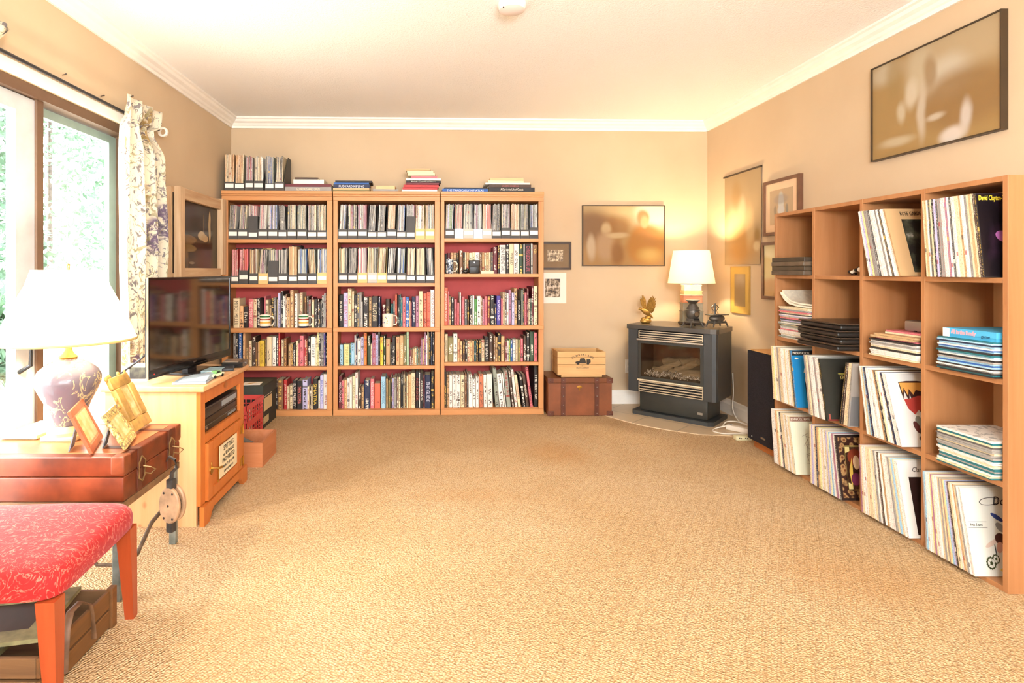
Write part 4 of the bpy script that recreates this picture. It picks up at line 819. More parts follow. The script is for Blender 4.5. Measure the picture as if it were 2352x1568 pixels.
framed('framed_picture', 'wooden-framed glossy picture half hidden behind the cube shelving', .36, .40, art6, WD, .022, .03, (XR, 4.04, .952), -pi/2)
# weathered window-frame picture on the left wall (behind the television)
OW = wood('weathered_white_wood', 'b08a64', 'd8bc98', 'z', 1.2, .8)
t = thing('old_window_frame_picture', 'weathered wooden window frame holding a dark cabin photograph, left wall', 'picture', (XL+.008, 3.66, 1.10), pi/2)
W6, H6 = .80, .60
part('front_stile', MB().box(0, -.075, 0, .07, -.03, H6, bev=.004), OW, t); part('front_stile', MB().box(W6-.08, -.075, .02, W6, -.03, H6+.01, bev=.004), OW, t)
WRL = wood('weathered_rail', 'b08a64', 'd2b48e', 'x', 1.2, .8); part('front_rail', MB().box(.07, -.06, .0, W6-.08, -.03, .07, bev=.003), WRL, t); part('front_rail', MB().box(.07, -.06, H6-.075, W6-.08, -.03, H6, bev=.003), WRL, t)
m = MB(); m.box(-.035, -.03, .0, W6, 0, .035); m.box(-.035, -.03, H6-.04, W6, 0, H6-.005); m.box(-.035, -.03, .035, -.015, 0, H6-.04); part('rear_frame', m, OW, t)
art7 = blobs('cabin_photo_print', '4a3624', [(.22, .42, .2, .07, '8a6840', .2, .9), (.22, .3, .2, .05, '9a7848', .2, .9), (.1, .1, .12, .3, '8a6438', .2, .9), (.55, .50, .10, .07, 'd8b888', .12, 1), (.64, .47, .09, .06, 'd0ac7c', .12, 1), (.6, .70, .006, .16, 'b09068', .3, .9), (.78, .68, .035, .25, 'e0bc84', .15, .95), (.93, .5, .12, .6, '32281a', .3, .9), (.5, .05, .4, .14, '60432a', .4, .9), (.3, .2, .07, .05, '2c2018', .2, .8), (.3, .08, .07, .02, 'a89070', .2, .8)], .2)
part('photo_print', MB().box(0, -.001, 0, W6-.15, 0, H6-.14), art7, t, uvxz=(W6-.15, H6-.14), loc=(.07, -.031, .07))
part('photo_backing', MB().box(-.015, -.029, .035, W6-.01, -.001, H6-.04), M['dkbrown'], t)
t = thing('wall_hook_board', 'small cream wooden board between curtain and old window frame', 'hook board', (XL, 3.43, 1.13), pi/2)
part('board', MB().box(0, -.018, 0, .13, 0, .135, bev=.003), plain('cream_board', 'e0c090', .6, var=.08), t)
part('hook', MB().box(.055, -.024, .02, .075, -.018, .075, bev=.002).box(.045, -.024, .068, .085, -.018, .076), plain('tan_hook', 'c8a066', .5), t)
# nails left in the wall above the door
for i, (py_, px_) in enumerate(((172, 143), (221, 231), (222, 298))):
    Y = F*XL/(px_-CX); Z = PZ(py_, Y); o = MB().cyl((XL, Y, Z), (XL+.018, Y, Z+.004), .002, n=6).ball((XL+.018, Y, Z+.004), .004, n=6).build('nail', M['dkbrown'])
    tag(o, ['bare nail in the wall above the sliding door, farthest from the curtain', 'bare nail in the wall above the curtain rod, middle one', 'bare nail in the wall just above the curtain heading'][i], 'nail', 'nails above the patio door')
# ------------------------------------------------------------------ stove in the corner
ST = plain('charcoal_enamel', '393a39', .42, .15, var=.03, spec=.5); STD = plain('dark_enamel', '33322c', .45, .1, var=.04)
GB = plain('brass_louvre', 'cfc0a4', .3, .5, var=.03)
A43 = math.radians(-43)
sv = thing('gas_stove', 'freestanding charcoal gas stove on a pedestal in the corner', 'stove', (1.53, 4.565, .0065), A43)
def sw(a, b, z=0.0):                      # stove-local to world
    return (1.53+math.cos(A43)*a-math.sin(A43)*b, 4.565+math.sin(A43)*a+math.cos(A43)*b, z)
W = .675
base = [(.035, .07), (.05, .045), (.60, .045), (.63, .07), (.63, .34), (.035, .34)]
part('base_plate', MB().prism([(.03, .03), (.045, .01), (.61, .01), (.645, .04), (.645, .36), (.03, .36)], .03), ST, sv)
part('pedestal', MB().box(.08, .05, .03, .60, .34, .19, bev=.012, seg=3), STD, sv, smooth=True)
def col(x0, x1, ch0, ch1):
    return [(x0+ch0, 0), (x1-ch1, 0), (x1, ch1), (x1, .36), (x0, .36), (x0, ch0)]
part('side_column', MB().prism([(.0, .02), (.012, .0), (.088, 0), (.088, .36), (.10, .44), (.0, .36)], .495, M=Matrix.Translation((0, 0, .185))), ST, sv)
part('side_column', MB().prism([(.585, 0), (.645, 0), (.668, .012), (.675, .035), (.675, .36), (.58, .44), (.585, .36)], .495, M=Matrix.Translation((0, 0, .185))), ST, sv)
part('rear_casing', MB().prism([(.088, .33), (.585, .33), (.575, .47), (.1, .47)], .495, M=Matrix.Translation((0, 0, .185))), STD, sv)
part('top_slab', MB().prism([(-.004, .0), (.01, -.014), (.635, -.014), (.672, .004), (.684, .03), (.684, .35), (.56, .485), (.12, .485), (-.004, .35)], .034, M=Matrix.Translation((0, 0, .682))), plain('lamplit_top_enamel', '4e4840', .28, .2, var=.05), sv)  # browner and paler than the body: lamplight put partly into the colour
part('firebox_floor', MB().box(.088, .03, .285, .585, .33, .30).box(.088, .03, .585, .585, .33, .60), STD, sv)
def louvre(z0, z1, n, nm):
    g = MB(); g.box(.095, -.004, z0, .582, .004, z0+.006); g.box(.095, -.004, z1-.006, .582, .004, z1); g.box(.095, -.004, z0, .101, .004, z1); g.box(.576, -.004, z0, .582, .004, z1)
    for i in range(1, n): zz = z0+(z1-z0)*i/n; g.box(.10, -.006, zz-.004, .578, .004, zz+.003)
    o = part(nm, g, GB, sv, 'pale brass louvred grille'); part('grille_void', MB().box(.095, .02, z0, .582, .03, z1), M['black'], o)
louvre(.615, .672, 3, 'upper_grille'); louvre(.192, .275, 4, 'lower_grille')
part('handle_rail', MB().cyl((.086, -.012, .602), (.588, -.012, .602), .009), plain('worn_steel_rail', 'b8b0a4', .3, .8), sv, smooth=True)
part('lower_rail', MB().cyl((.09, -.008, .284), (.584, -.008, .284), .008), GB, sv, smooth=True)
dr = MB(); dr.box(.09, .0, .294, .584, .012, .312); dr.box(.09, .0, .572, .584, .012, .594); dr.box(.09, .0, .312, .112, .012, .572); dr.box(.562, .0, .312, .584, .012, .572)
dr = part('door_frame', dr, STD, sv)
part('door_glass', MB().box(.112, .004, .312, .562, .007, .572), glass_mat('stove_glass', (.8, .77, .72, 1), .07, .05), dr)
LOG = wood('ceramic_log', '8a7660', 'b8a488', 'x', 2.2, .9)
fb = part('firebox_wall', MB().box(.112, .25, .30, .562, .26, .585), plain('firebox_brick', '5c5246', .9, var=.2, scale=14), sv)
logs = [((.15, .15, .345), (.52, .16, .35), .034), ((.18, .11, .34), (.36, .17, .43), .026), ((.52, .09, .46), (.33, .16, .36), .026), ((.22, .18, .42), (.48, .2, .44), .028), ((.40, .08, .335), (.55, .1, .35), .024)]
for a, b, r in logs:
    A, B = Vector(a), Vector(b); ps = [A.lerp(B, i/6)+Vector((0, R.uniform(-.004, .004), R.uniform(-.006, .006))) for i in range(7)]
    part('ceramic_log', MB().tube(ps, [r*R.uniform(.85, 1.1) for _ in ps], 9), LOG, sv, smooth=True)
em = MB()
for i in range(170):
    ey = R.uniform(.02, .12); em.ball((R.uniform(.125, .55), ey, .312+ey*.22+R.uniform(0, .02)), R.uniform(.006, .012), (1, 1, .8), n=5)
eb = part('ember_bed', em, (lambda k: (k.col(k.ramp(k.noise(k.coord(), 120, 3), [(.4, L('5a4e44')), (.5, L('b0a498')), (.58, L('f8f4f0'))])), k.m)[1])(N('ember_chips', .8)), sv); eb['kind'] = 'stuff'
part('maker_badge', MB().box(.525, .049, .066, .562, .0495+.0, .084), M['metal'], sv)
# power strips and cords beside the stove
WHP = plain('white_plastic_cord', 'e6dccb', .4, var=.02)
strip = t = thing('power_strip', 'white power strip on the hearth beside the stove and speaker', 'power strip', (2.16, 4.02, .0065), math.radians(-52))
part('housing', MB().box(-.1, -.026, .0, .1, .026, .036, bev=.006, seg=2), WHP, t, smooth=True)
part('switch', MB().box(-.09, -.012, .036, -.07, .012, .039), plain('grey_switch', '9a9890', .4), t)
t = thing('outlet_adapter', 'small cream outlet block at the hearth edge beside the speaker', 'adapter', (2.085, 3.86, 0.0), .0)
part('housing', MB().box(-.06, -.024, .0, .05, .024, .03, bev=.005), plain('cream_plastic', 'd8cfa4', .45), t, smooth=True)
part('sockets', MB().box(-.04, -.0245, .012, -.034, -.0238, .02).box(-.028, -.0245, .01, -.022, -.0238, .018).box(.0, -.0245, .012, .006, -.0238, .02).box(.012, -.0245, .01, .018, -.0238, .018), M['black'], t)
def cord(name, label, pts, r, mat, cat):
    P = [Vector(p) for p in pts]; out = []
    for i in range(len(P)-1):
        p0, p1, p2, p3 = P[max(i-1, 0)], P[i], P[i+1], P[min(i+2, len(P)-1)]
        for s in range(6):
            u = s/6; out.append(.5*((2*p1)+(-p0+p2)*u+(2*p0-5*p1+4*p2-p3)*u*u+(-p0+3*p1-3*p2+p3)*u**3))
    out.append(P[-1]); o = MB().tube(out, r, 7).build(name, mat, smooth=True)
    o.parent = cat; o.matrix_parent_inverse = cat.matrix_basis.inverted(); return o
cord('power_cord', 'white cord looping in front of the power strip on the hearth', [(2.095, 4.095, .03), (2.02, 4.10, .012), (1.96, 4.03, .0115), (2.0, 3.965, .0115), (2.10, 3.96, .0115), (2.155, 3.955, .012)], .0045, WHP, strip)
cord('power_cord', 'white cord hanging down behind the stove to the hearth', [(2.315, 4.44, .35), (2.31, 4.42, .2), (2.285, 4.38, .08), (2.28, 4.27, .0115), (2.29, 4.12, .0115), (2.31, 3.98, .0115)], .0045, WHP, strip)
cord('power_cord', 'white cord arching over the power strip along the baseboard', [(2.08, 4.13, .012), (2.13, 4.17, .04), (2.21, 4.13, .045), (2.28, 4.02, .02), (2.315, 3.90, .012)], .0045, WHP, strip)
# things on the stove top
ZS = .0065+.716+.0006
def onst(a, b): return sw(a, b, ZS)
lp = thing('table_lamp', 'lit white-shaded lamp with a stacked-book base on the stove', 'lamp', onst(.385, .33), -.16)
zz = 0
for (w_, h_, c) in ((.172, .018, '4a3a2c'), (.156, .088, '8a8068'), (.150, .066, '9a8c72'), (.142, .058, 'd88a60'), (.146, .01, 'e8d8b0'), (.138, .028, 'e6cc88'), (.130, .048, 'f2e6cc')):
    nm = 'book_block' if h_ > .02 else 'base_board'
    o = part(nm, MB().box(-w_/2, -.05, zz, w_/2, .05, zz+h_-.003, bev=.004).box(-w_/2-.002, -.053, zz+h_-.006, w_/2+.002, .053, zz+h_, bev=.001) if h_ > .02 else MB().box(-w_/2, -.06, zz, w_/2, .06, zz+h_, bev=.004), plain('lamp_block_'+c, c, .5, var=.08, scale=30), lp)
    zz += h_
part('stem', MB().cyl((0, 0, zz), (0, 0, zz+.19), .007), M['brass'], lp)
part('socket', MB().cyl((0, 0, zz+.03), (0, 0, zz+.085), .017), M['brass'], lp)
s0 = zz+.012; sh = .262
part('lamp_shade', MB().lathe([(.176, s0), (.134, s0+sh), (.131, s0+sh), (.173, s0)], n=48, cap=False), M['shade'], lp, smooth=True)
bulb = bpy.data.materials.new('bulb_glow'); bulb.use_nodes = True; bulb.node_tree.nodes['Principled BSDF'].inputs['Emission Color'].default_value = (1, .72, .4, 1); bulb.node_tree.nodes['Principled BSDF'].inputs['Emission Strength'].default_value = 30
part('bulb', MB().ball((0, 0, s0+.12), .028), bulb, lp, smooth=True)
point('stove_lamp_light', (0, 0, s0+.175), 38, (1, .78, .50), .03, lp)
BR = plain('antique_bronze', 'a8803c', .4, .6, var=.15, scale=60)
eg = thing('eagle_figurine', 'bronze eagle figurine with raised wings on the stove, leftmost ornament', 'figurine', onst(.085, .16), .1)
part('rock_base', MB().ball((0, 0, .018), .032, (1.5, 1, .75)).ball((.015, 0, .04), .026, (1.1, .9, .8)).ball((-.02, .0, .03), .02), BR, eg, smooth=True)
part('body', MB().tube([(.035, 0, .06), (.02, 0, .078), (-.005, 0, .095), (-.025, 0, .108), (-.04, 0, .118)], [.010, .02, .022, .016, .010], 10).ball((-.045, 0, .118), .0125).cyl((-.054, 0, .117), (-.069, 0, .107), .006, .001).cyl((.035, 0, .065), (.062, 0, .042), .012, .004), BR, eg, smooth=True)
def wing(yo, root, tips, wd):
    m = MB(); n = len(tips)
    for i, (tx, tz) in enumerate(tips):
        u = i/(n-1); r0 = Vector((root[0]+root[2]*u, yo*.35, root[1]+root[3]*u)); tip = Vector((tx, yo, tz)); d = (tip-r0).normalized(); pl = Vector((d.z, 0, -d.x))*wd
        mid = r0.lerp(tip, .72)
        m.prism([(0, 0), (.0001, 0), (.0001, .0001)], .0001, M=Matrix.Translation(r0))
        q = [r0-pl*.9, r0+pl*.9, mid+pl*1.15, tip+pl*.25, tip-pl*.25, mid-pl*1.15]; t = bmesh.new()
        a = [t.verts.new(p+Vector((0, -.0015-.0006*(i % 2), 0))) for p in q]; b = [t.verts.new(p+Vector((0, .0015, 0))) for p in q]; t.faces.new(a); t.faces.new(b[::-1])
        for k_ in range(6): t.faces.new((a[k_], b[k_], b[(k_+1) % 6], a[(k_+1) % 6]))
        m.add(t)
    return m
part('wing', wing(.03, (-.006, .11, .012, .0), [(-.030, .17), (-.034, .195), (-.029, .215), (-.017, .228), (-.004, .224), (.006, .208)], .006), BR, eg)
part('wing', wing(-.03, (.0, .112, .04, -.028), [(.018, .20), (.03, .215), (.044, .225), (.056, .222), (.066, .208), (.07, .188), (.07, .165), (.066, .142), (.058, .118)], .007), BR, eg)
IR = plain('cast_iron_grey', '5c564e', .4, .5, var=.12, scale=40)
pb = thing('toy_potbelly_stove', 'miniature grey potbelly stove in front of the stove-top lamp', 'miniature stove', onst(.475, .10), .2)
part('belly', MB().lathe([(.03, .05), (.046, .052), (.047, .062), (.036, .068), (.046, .085), (.05, .105), (.047, .125), (.053, .127), (.053, .131), (.046, .134), (.042, .15), (.028, .168), (.025, .178), (.043, .198), (.05, .202), (.05, .206), (.001, .207)], n=24), IR, pb, smooth=True)
part('foot_ring', MB().lathe([(.05, .03), (.058, .036), (.05, .05), (.03, .055)], n=24), IR, pb, smooth=True)
for i in range(4):
    a = pi/4+i*pi/2; part('leg', MB().tube([(.045*math.cos(a), .045*math.sin(a), .042), (.062*math.cos(a), .062*math.sin(a), .03), (.07*math.cos(a), .07*math.sin(a), .01), (.082*math.cos(a), .082*math.sin(a), .004)], [.009, .007, .005, .006], 7), IR, pb, smooth=True)
part('door', MB().cyl((-.005, -.044, .10), (-.005, -.053, .10), .017), M['metal'], pb); part('vent_slot', MB().box(-.022, -.052, .058, .018, -.043, .068), M['black'], pb)
cs = thing('toy_cook_stove', 'miniature cast-iron cook stove, rightmost ornament on the stove top', 'miniature stove', onst(.62, .19), .35)
part('oven_body', MB().ball((0, 0, .068), .05, (1.35, .8, .62)).box(-.05, -.032, .038, .05, .032, .048), IR, cs, smooth=True)
part('hob_plate', MB().box(-.078, -.042, .093, .078, .042, .099, bev=.002), IR, cs)
part('lower_shelf', MB().box(-.068, -.035, .032, .06, .035, .04, bev=.002), IR, cs)
part('warming_rack', MB().box(-.03, .012, .15, .034, .03, .154).tube([(-.03, .02, .1), (-.014, .02, .125), (-.034, .02, .15)], .003, 6).tube([(.034, .02, .1), (.018, .02, .125), (.038, .02, .15)], .003, 6).tube([(-.034, .02, .15), (-.012, .02, .168), (.002, .02, .152)], .003, 6).tube([(.038, .02, .15), (.016, .02, .168), (.002, .02, .152)], .003, 6), IR, cs, smooth=True)
part('chimney_pipe', MB().cyl((.002, .02, .099), (.002, .02, .18), .0075), IR, cs, smooth=True)
for sx_ in (-1, 1):
    for sy_ in (-1, 1): part('leg', MB().tube([(sx_*.05, sy_*.028, .05), (sx_*.062, sy_*.032, .028), (sx_*.07, sy_*.036, .0055)], [.008, .006, .005], 7), IR, cs, smooth=True)
# wall outlet behind the stove
t = thing('wall_outlet', 'white outlet plate low on the back wall left of the stove', 'outlet', (1.655, bw(1.655), .27), TH)
part('plate', MB().box(-.035, -.006, 0, .035, 0, .115, bev=.002), M['white'], t); part('receptacle', MB().box(-.016, -.0075, .018, .016, -.0062, .05).box(-.016, -.0075, .065, .016, -.0062, .097), plain('outlet_face', 'd8d0c0', .4), t)
# speaker
SY0, SY1 = 3.452, 3.74
sp = thing('floor_speaker', 'large black-fronted loudspeaker standing between hearth and cube shelving', 'speaker', (2.055, SY0, 0))
part('plinth', MB().box(.02, .03, .002, .24, SY1-SY0-.03, .055), plain('speaker_plinth_wood', 'a8602c', .5, var=.08), sp)
part('cabinet', MB().box(.014, .0, .055, .26, SY1-SY0, .635, bev=.002), wood('speaker_veneer', 'c08848', 'd8a868', 'x'), sp)
k = N('speaker_grille_cloth', .95, spec=.1); k.col(k.ramp(k.noise(k.coord(), 420, 2), [(.4, L('221f20')), (.6, L('322e30'))])); k.bump(k.noise(k.coord(), 420, 2), .3, .002)
part('grille', MB().box(-.006, -.002, .052, .0138, SY1-SY0+.002, .628, bev=.003), k.m, sp)
part('badge', MB().box(-.0075, .085, .088, -.006, .135, .1), M['metal'], sp); part('indicator', MB().ball((-.007, .235, .075), .003, n=6), M['white'], sp)
# trunk and crate ------------------------------------------------------------------
LT = plain('brown_leatherette', '7e4626', .5, var=.12, scale=6, bump=.1); LTD = plain('dark_leather_strap', '5c3020', .45, var=.1, scale=20)
tr = thing('trunk', 'brown leather trunk with straps on the floor beside the bookcase', 'trunk', (.872, 4.478, 0), .012)
TW, TD, TT = .515, .315, .302
part('trunk_body', MB().box(.004, .004, .004, TW-.004, TD, .262, bev=.004), LT, tr)
part('trunk_lid', MB().box(0, 0, .262, TW, TD+.003, TT, bev=.005), plain('trunk_lid_leather', '74401f', .45, var=.1, scale=6), tr)
for sx_ in (.105, .372):
    o = part('strap', MB().box(sx_, -.004, .004, sx_+.034, .0, .26).box(sx_, -.006, .262, sx_+.034, .0, TT+.003).box(sx_, 0, TT, sx_+.034, TD, TT+.003), LTD, tr)
    n_ = MB()
    for zz in (.022, .09, .16, .23, .284): n_.ball((sx_+.017, -.006, zz), .0035, n=8)
    part('rivets', n_, M['metal'], o)
c_ = MB(); rv = MB()
for x_ in (0, TW-.045):
    c_.box(x_-.002, -.003, .002, x_+.047, .004, .04, bev=.003); c_.box(x_-.002, -.004, .262, x_+.047, .004, TT+.002, bev=.003)
    rv.ball((x_+.022, -.004, .02), .0035, n=8); rv.ball((x_+.022, -.005, .284), .0035, n=8)
co = part('corner_caps', c_, LTD, tr); part('rivets', rv, M['metal'], co)
part('lock_plate', MB().lathe([(.018, 0), (.02, .002), (.001, .003)], n=16, M=axes((1, 0, 0), (0, 0, 1), (.252, -.0, .232)) @ Matrix.Diagonal((1, .6, 1, 1))).box(.249, -.004, .205, .255, 0, .225), M['brass'], tr)
CRW = wood('crate_pine', 'bd8f58', 'd9b27c', 'x', .8, .7, knots=True)
cr = thing('wooden_crate', 'open pine crate with black stamped lettering on top of the trunk', 'crate', (.955, 4.505, TT+.004), .012)
CWd, CDp, CH = .385, .215, .2
part('skid', MB().box(.03, .0, 0, CWd-.03, .02, .014).box(.03, CDp-.03, 0, CWd-.03, CDp-.01, .014), CRW, cr)
part('slat_panel', MB().box(0, 0, .014, CWd, .012, .098, bev=.0015).box(0, 0, .101, CWd, .012, .155, bev=.0015).box(0, 0, .157, CWd, .012, CH, bev=.0015), CRW, cr, loc=(0, 0, 0))
part('slat_panel', MB().box(0, CDp-.012, .014, CWd, CDp, .098).box(0, CDp-.012, .101, CWd, CDp, .155).box(0, CDp-.012, .157, CWd, CDp, CH), CRW, cr)
part('end_board', MB().box(.004, .0125, .014, .018, CDp-.0125, CH), wood('crate_end', 'b08048', 'cfa268', 'y', .8, .7), cr); part('end_board', MB().box(CWd-.018, .0125, .014, CWd-.004, CDp-.0125, CH), wood('crate_end_b', 'b08048', 'cfa268', 'y', .8, .7), cr)
part('floor_board', MB().box(.018, .0125, .014, CWd-.018, CDp-.0125, .022), CRW, cr)
IK = ink('30281e')
arc = 'CUMBERLAND'
for i, ch in enumerate(arc):
    a = math.radians(52-104*i/9)*.62; rr_ = .15; x = .2-rr_*math.sin(a)*-1*-1; x = .2+rr_*math.sin(-a); z = .176-rr_*(1-math.cos(a))
    text('stamp_letter', ch, .021, axes((math.cos(a), 0, math.sin(a)), (-math.sin(a), 0, math.cos(a)), (x, -.0008, z)), IK, cr, align='CENTER', bold=.0004)
text('stamp_line', 'CRATE COMPANY', .0125, axes((1, 0, 0), (0, 0, 1), (.2, -.0008, .072)), IK, cr, align='CENTER')
text('stamp_line', '—  EST.  —', .009, axes((1, 0, 0), (0, 0, 1), (.2, -.0008, .088)), IK, cr, align='CENTER')
tk = MB(); Mx = axes((1, 0, 0), (0, 0, 1), (0, -.0002, 0))
for pz in ([(.14, .108), (.145, .122), (.175, .127), (.182, .148), (.215, .15), (.225, .13), (.228, .108)], [(.232, .108), (.232, .14), (.262, .142), (.266, .125), (.262, .108)], ell(.163, .107, .011, .009), ell(.243, .107, .011, .009)): tk.prism(pz, .0006, M=Mx)
part('stamp_truck', tk, IK, cr)
# ------------------------------------------------------------------ television cabinet
CXF = -1.065
tv = thing('tv_cabinet', 'honey pine television cabinet with a paned door, left of room', 'cabinet', (CXF, 2.545, 0))
YL = .565; CD = .43; CZ = .632
# local: x negative = into the cabinet, y = along the front
body = MB(); body.box(-CD, 0, .0, -.02, .018, .606); part('side_panel', body, M['honey_side'], tv)
part('side_panel', MB().box(-CD, YL-.018, .0, -.02, YL, .606), M['honey_side'], tv)
part('back_panel', MB().box(-CD, .018, .02, -CD+.008, YL-.018, .606), M['honey_side'], tv)
part('inner_shelf', MB().box(-CD+.008, .018, .385, -.02, YL-.018, .4).box(-CD+.008, .018, .09, -.02, YL-.018, .1), M['honey_side'], tv)
f_ = MB(); f_.box(-.02, 0, .09, 0, .05, .606, bev=.002); f_.box(-.02, YL-.06, .09, 0, YL, .606, bev=.002); f_.box(-.02, .05, .545, 0, YL-.06, .606); f_.box(-.02, .05, .36, 0, YL-.06, .3995)
part('face_frame', f_, M['honey'], tv)
part('top_slab', MB().box(-CD-.015, -.016, .606, .02, YL+.03, CZ, bev=.006, seg=3), M['honey_side'], tv, smooth=True)
m = MB(); m.prism([(-.004, 0), (.055, 0), (.085, .035), (.11, .05), (YL-.11, .05), (YL-.085, .035), (YL-.055, 0), (YL+.004, 0), (YL+.004, .088), (-.004, .088)], .022, M=axes((0, 1, 0), (0, 0, 1), (-.004, 0, 0)))
part('bracket_plinth', m, M['honey'], tv)
d_ = MB(); y0, y1, z0, z1 = .052, .50, .094, .356
d_.box(-.004, y0, z0, .014, y0+.06, z1, bev=.002); d_.box(-.004, y1-.06, z0, .014, y1, z1, bev=.002); d_.box(-.004, y0+.06, z0, .014, y1-.06, z0+.045, bev=.002); d_.box(-.004, y0+.06, z1-.045, .014, y1-.06, z1, bev=.002); d_.box(-.004, y0+.06, z0+.045, .006, y1-.06, z1-.045)
dr = part('door', d_, M['honey'], tv)
part('door_knob', MB().cyl((.014, .085, .225), (.018, .085, .225), .018, n=16).box(.014, .078, .205, .017, .092, .262, bev=.001).tube([(.018, .085, .235), (.05, .085, .235), (.055, .11, .232)], .006, 8), M['brass'], dr, smooth=True)
part('hanging_key', MB().tube([(.04, .1, .228), (.04, .106, .2), (.036, .11, .17)], .002, 6).ball((.036, .11, .165), .006, (.4, 1, 1), n=8), M['brass'], dr)
for zz in (.30, .13): part('hinge', MB().box(.0142, y1-.03, zz-.02, .017, y1+.012, zz+.022, bev=.001).cyl((.018, y1+.004, zz-.025), (.018, y1+.004, zz+.027), .004), M['brass'], dr)
part('name_plate', MB().lathe([(.026, 0), (.028, .002), (.001, .0025)], n=24, M=axes((0, 1, 0), (0, 0, 1), (.0, .3, .578)) @ Matrix.Diagonal((1, .55, 1, 1))), plain('copper_plate', 'b8743c', .35, .7), tv)
sg = thing('enamel_sign', 'cream sign reading Spitting on Sidewalks Prohibited, on the cabinet door', 'sign', (CXF+.0145, 2.725, .148))
part('plate', MB().box(0, 0, 0, .0015, .235, .157), plain('cream_enamel', 'e6d6b0', .4, var=.05), sg)
for s, sz, zz, sx_, sk in (('SPITTING', .034, .132, .95, .1), ('on SIDEWALKS', .023, .102, .95, .1), ('PROHIBITED', .031, .073, .95, .1), ('PENALTY $5 to $100', .018, .043, .95, 0), ('DEPT. OF HEALTH', .015, .018, 1, 0)):
    text('sign_lettering', s, sz, axes((0, 1, 0), (0, 0, 1), (.0018, .1175, zz)), IK, sg, sx=sx_, align='CENTER', bold=.0004)
# players in the cabinet opening
def player(name, label, z, h, col_, d=.3, y0=.056, y1=.5):
    t = thing(name, label, 'media player', (CXF-.012, 2.545, z)); part('case', MB().box(-d, y0, 0, 0, y1, h, bev=.003), col_, t); return t
BP = plain('black_gloss_fascia', '1a1716', .2, var=.03)
t = player('receiver', 'silver-striped black media player in the cabinet, lower of two', .4005, .062, BP)
part('silver_strip', MB().box(0, .07, .026, .0015, .49, .029), M['metal'], t); part('dial', MB().cyl((0, .085, .02), (.006, .085, .02), .007), M['metal'], t); part('display', MB().box(0, .36, .008, .0012, .47, .02), plain('grey_display', '7c8488', .3), t)
t = player('video_recorder', 'dark media player in the cabinet opening, upper of two', .464, .05, plain('dark_fascia', '2a2422', .3))
part('display', MB().box(0, .28, .012, .0012, .48, .038), plain('grey_display_b', '8a9296', .3), t); part('tape_slot', MB().box(0, .08, .022, .0012, .26, .04), M['black'], t)
# television
ty0, ty1 = 2.54, 3.285; a0 = Vector((-1.298, 2.542)); a1 = Vector((-1.200, 3.285)); dirv = (a1-a0); TWd = dirv.length; ang = math.atan2(dirv.y, dirv.x)
tvs = thing('television', 'black flat-screen television on the pine cabinet', 'television', (a0.x, a0.y, CZ), ang)   # local x along screen, -y faces the room
part('bezel', MB().box(0, 0, .028, TWd, .012, .042, bev=.002).box(0, 0, .04, TWd, .012, .068, bev=.002).box(0, 0, .476, TWd, .012, .488, bev=.002).box(0, 0, .066, .012, .012, .478, bev=.002).box(TWd-.012, 0, .066, TWd, .012, .478, bev=.002), plain('piano_black', '14100e', .12, spec=.6), tvs)
part('screen', MB().box(.012, .004, .068, TWd-.012, .01, .476), plain('dark_lcd_glass', '241a12', .07, spec=1.6), tvs)
part('rear_shell', MB().box(.004, .0122, .035, TWd-.004, .02, .482).box(.05, .02, .05, TWd-.05, .05, .46, bev=.008).box(.1, .05, .08, TWd-.1, .075, .40, bev=.01), M['black'], tvs)
part('side_trim', MB().box(-.002, .0, .028, 0, .009, .488), plain('silver_edge', '8a7c68', .4, .5), tvs)
part('stand_foot', MB().box(TWd/2-.12, -.07, .0005, TWd/2+.12, .12, .012, bev=.004), plain('stand_gloss', '1c1a1a', .15), tvs)
part('stand_neck', MB().box(TWd/2-.04, .015, .012, TWd/2+.04, .045, .06), M['black'], tvs)
part('power_light', MB().ball((.04, -.001, .047), .003, n=6), plain('red_lamp', 'd83020', .3), tvs)
part('logo_strip', MB().box(TWd/2-.012, -.0008, .05, TWd/2+.012, 0, .055), M['metal'], tvs)
# things lying in front of the television
CZ1 = CZ+.0006
t = thing('plastic_case', 'clear plastic folder on the cabinet in front of the television', 'case', (-1.205, 2.565, CZ1), .12)
part('tray', MB().box(-.0, 0, 0, .15, .165, .011, bev=.003), plain('grey_clear_plastic', '8d9aa4', .15, var=.1), t); part('lid', MB().hexa([(.02, .01, .012), (.145, .01, .012), (.145, .155, .012), (.02, .155, .012), (.06, .10, .018), (.14, .10, .026), (.14, .155, .028), (.05, .155, .02)]), plain('pale_blue_plastic', 'b4c4d0', .12, var=.06), t)
car = thing('toy_car', 'small green and white toy pickup on the television cabinet', 'toy car', (-1.078, 2.75, CZ1), 1.35)
part('car_body', MB().box(-.048, -.017, .008, .048, .017, .021, bev=.003), plain('toy_cream_paint', 'd8dcb8', .3), car, smooth=True)
part('cab', MB().hexa([(-.02, -.015, .021), (.022, -.015, .021), (.022, .015, .021), (-.02, .015, .021), (-.01, -.013, .034), (.014, -.013, .034), (.014, .013, .034), (-.01, .013, .034)]), plain('toy_green_paint', '6fa060', .3), car)
part('windows', MB().box(-.009, -.0148, .023, .013, .0148, .031), M['black'], car)
for wx in (-.03, .03):
    for wy in (-.016, .016): part('wheel', MB().cyl((wx, wy-.003, .0085), (wx, wy+.003, .0085), .008), M['black'], car)
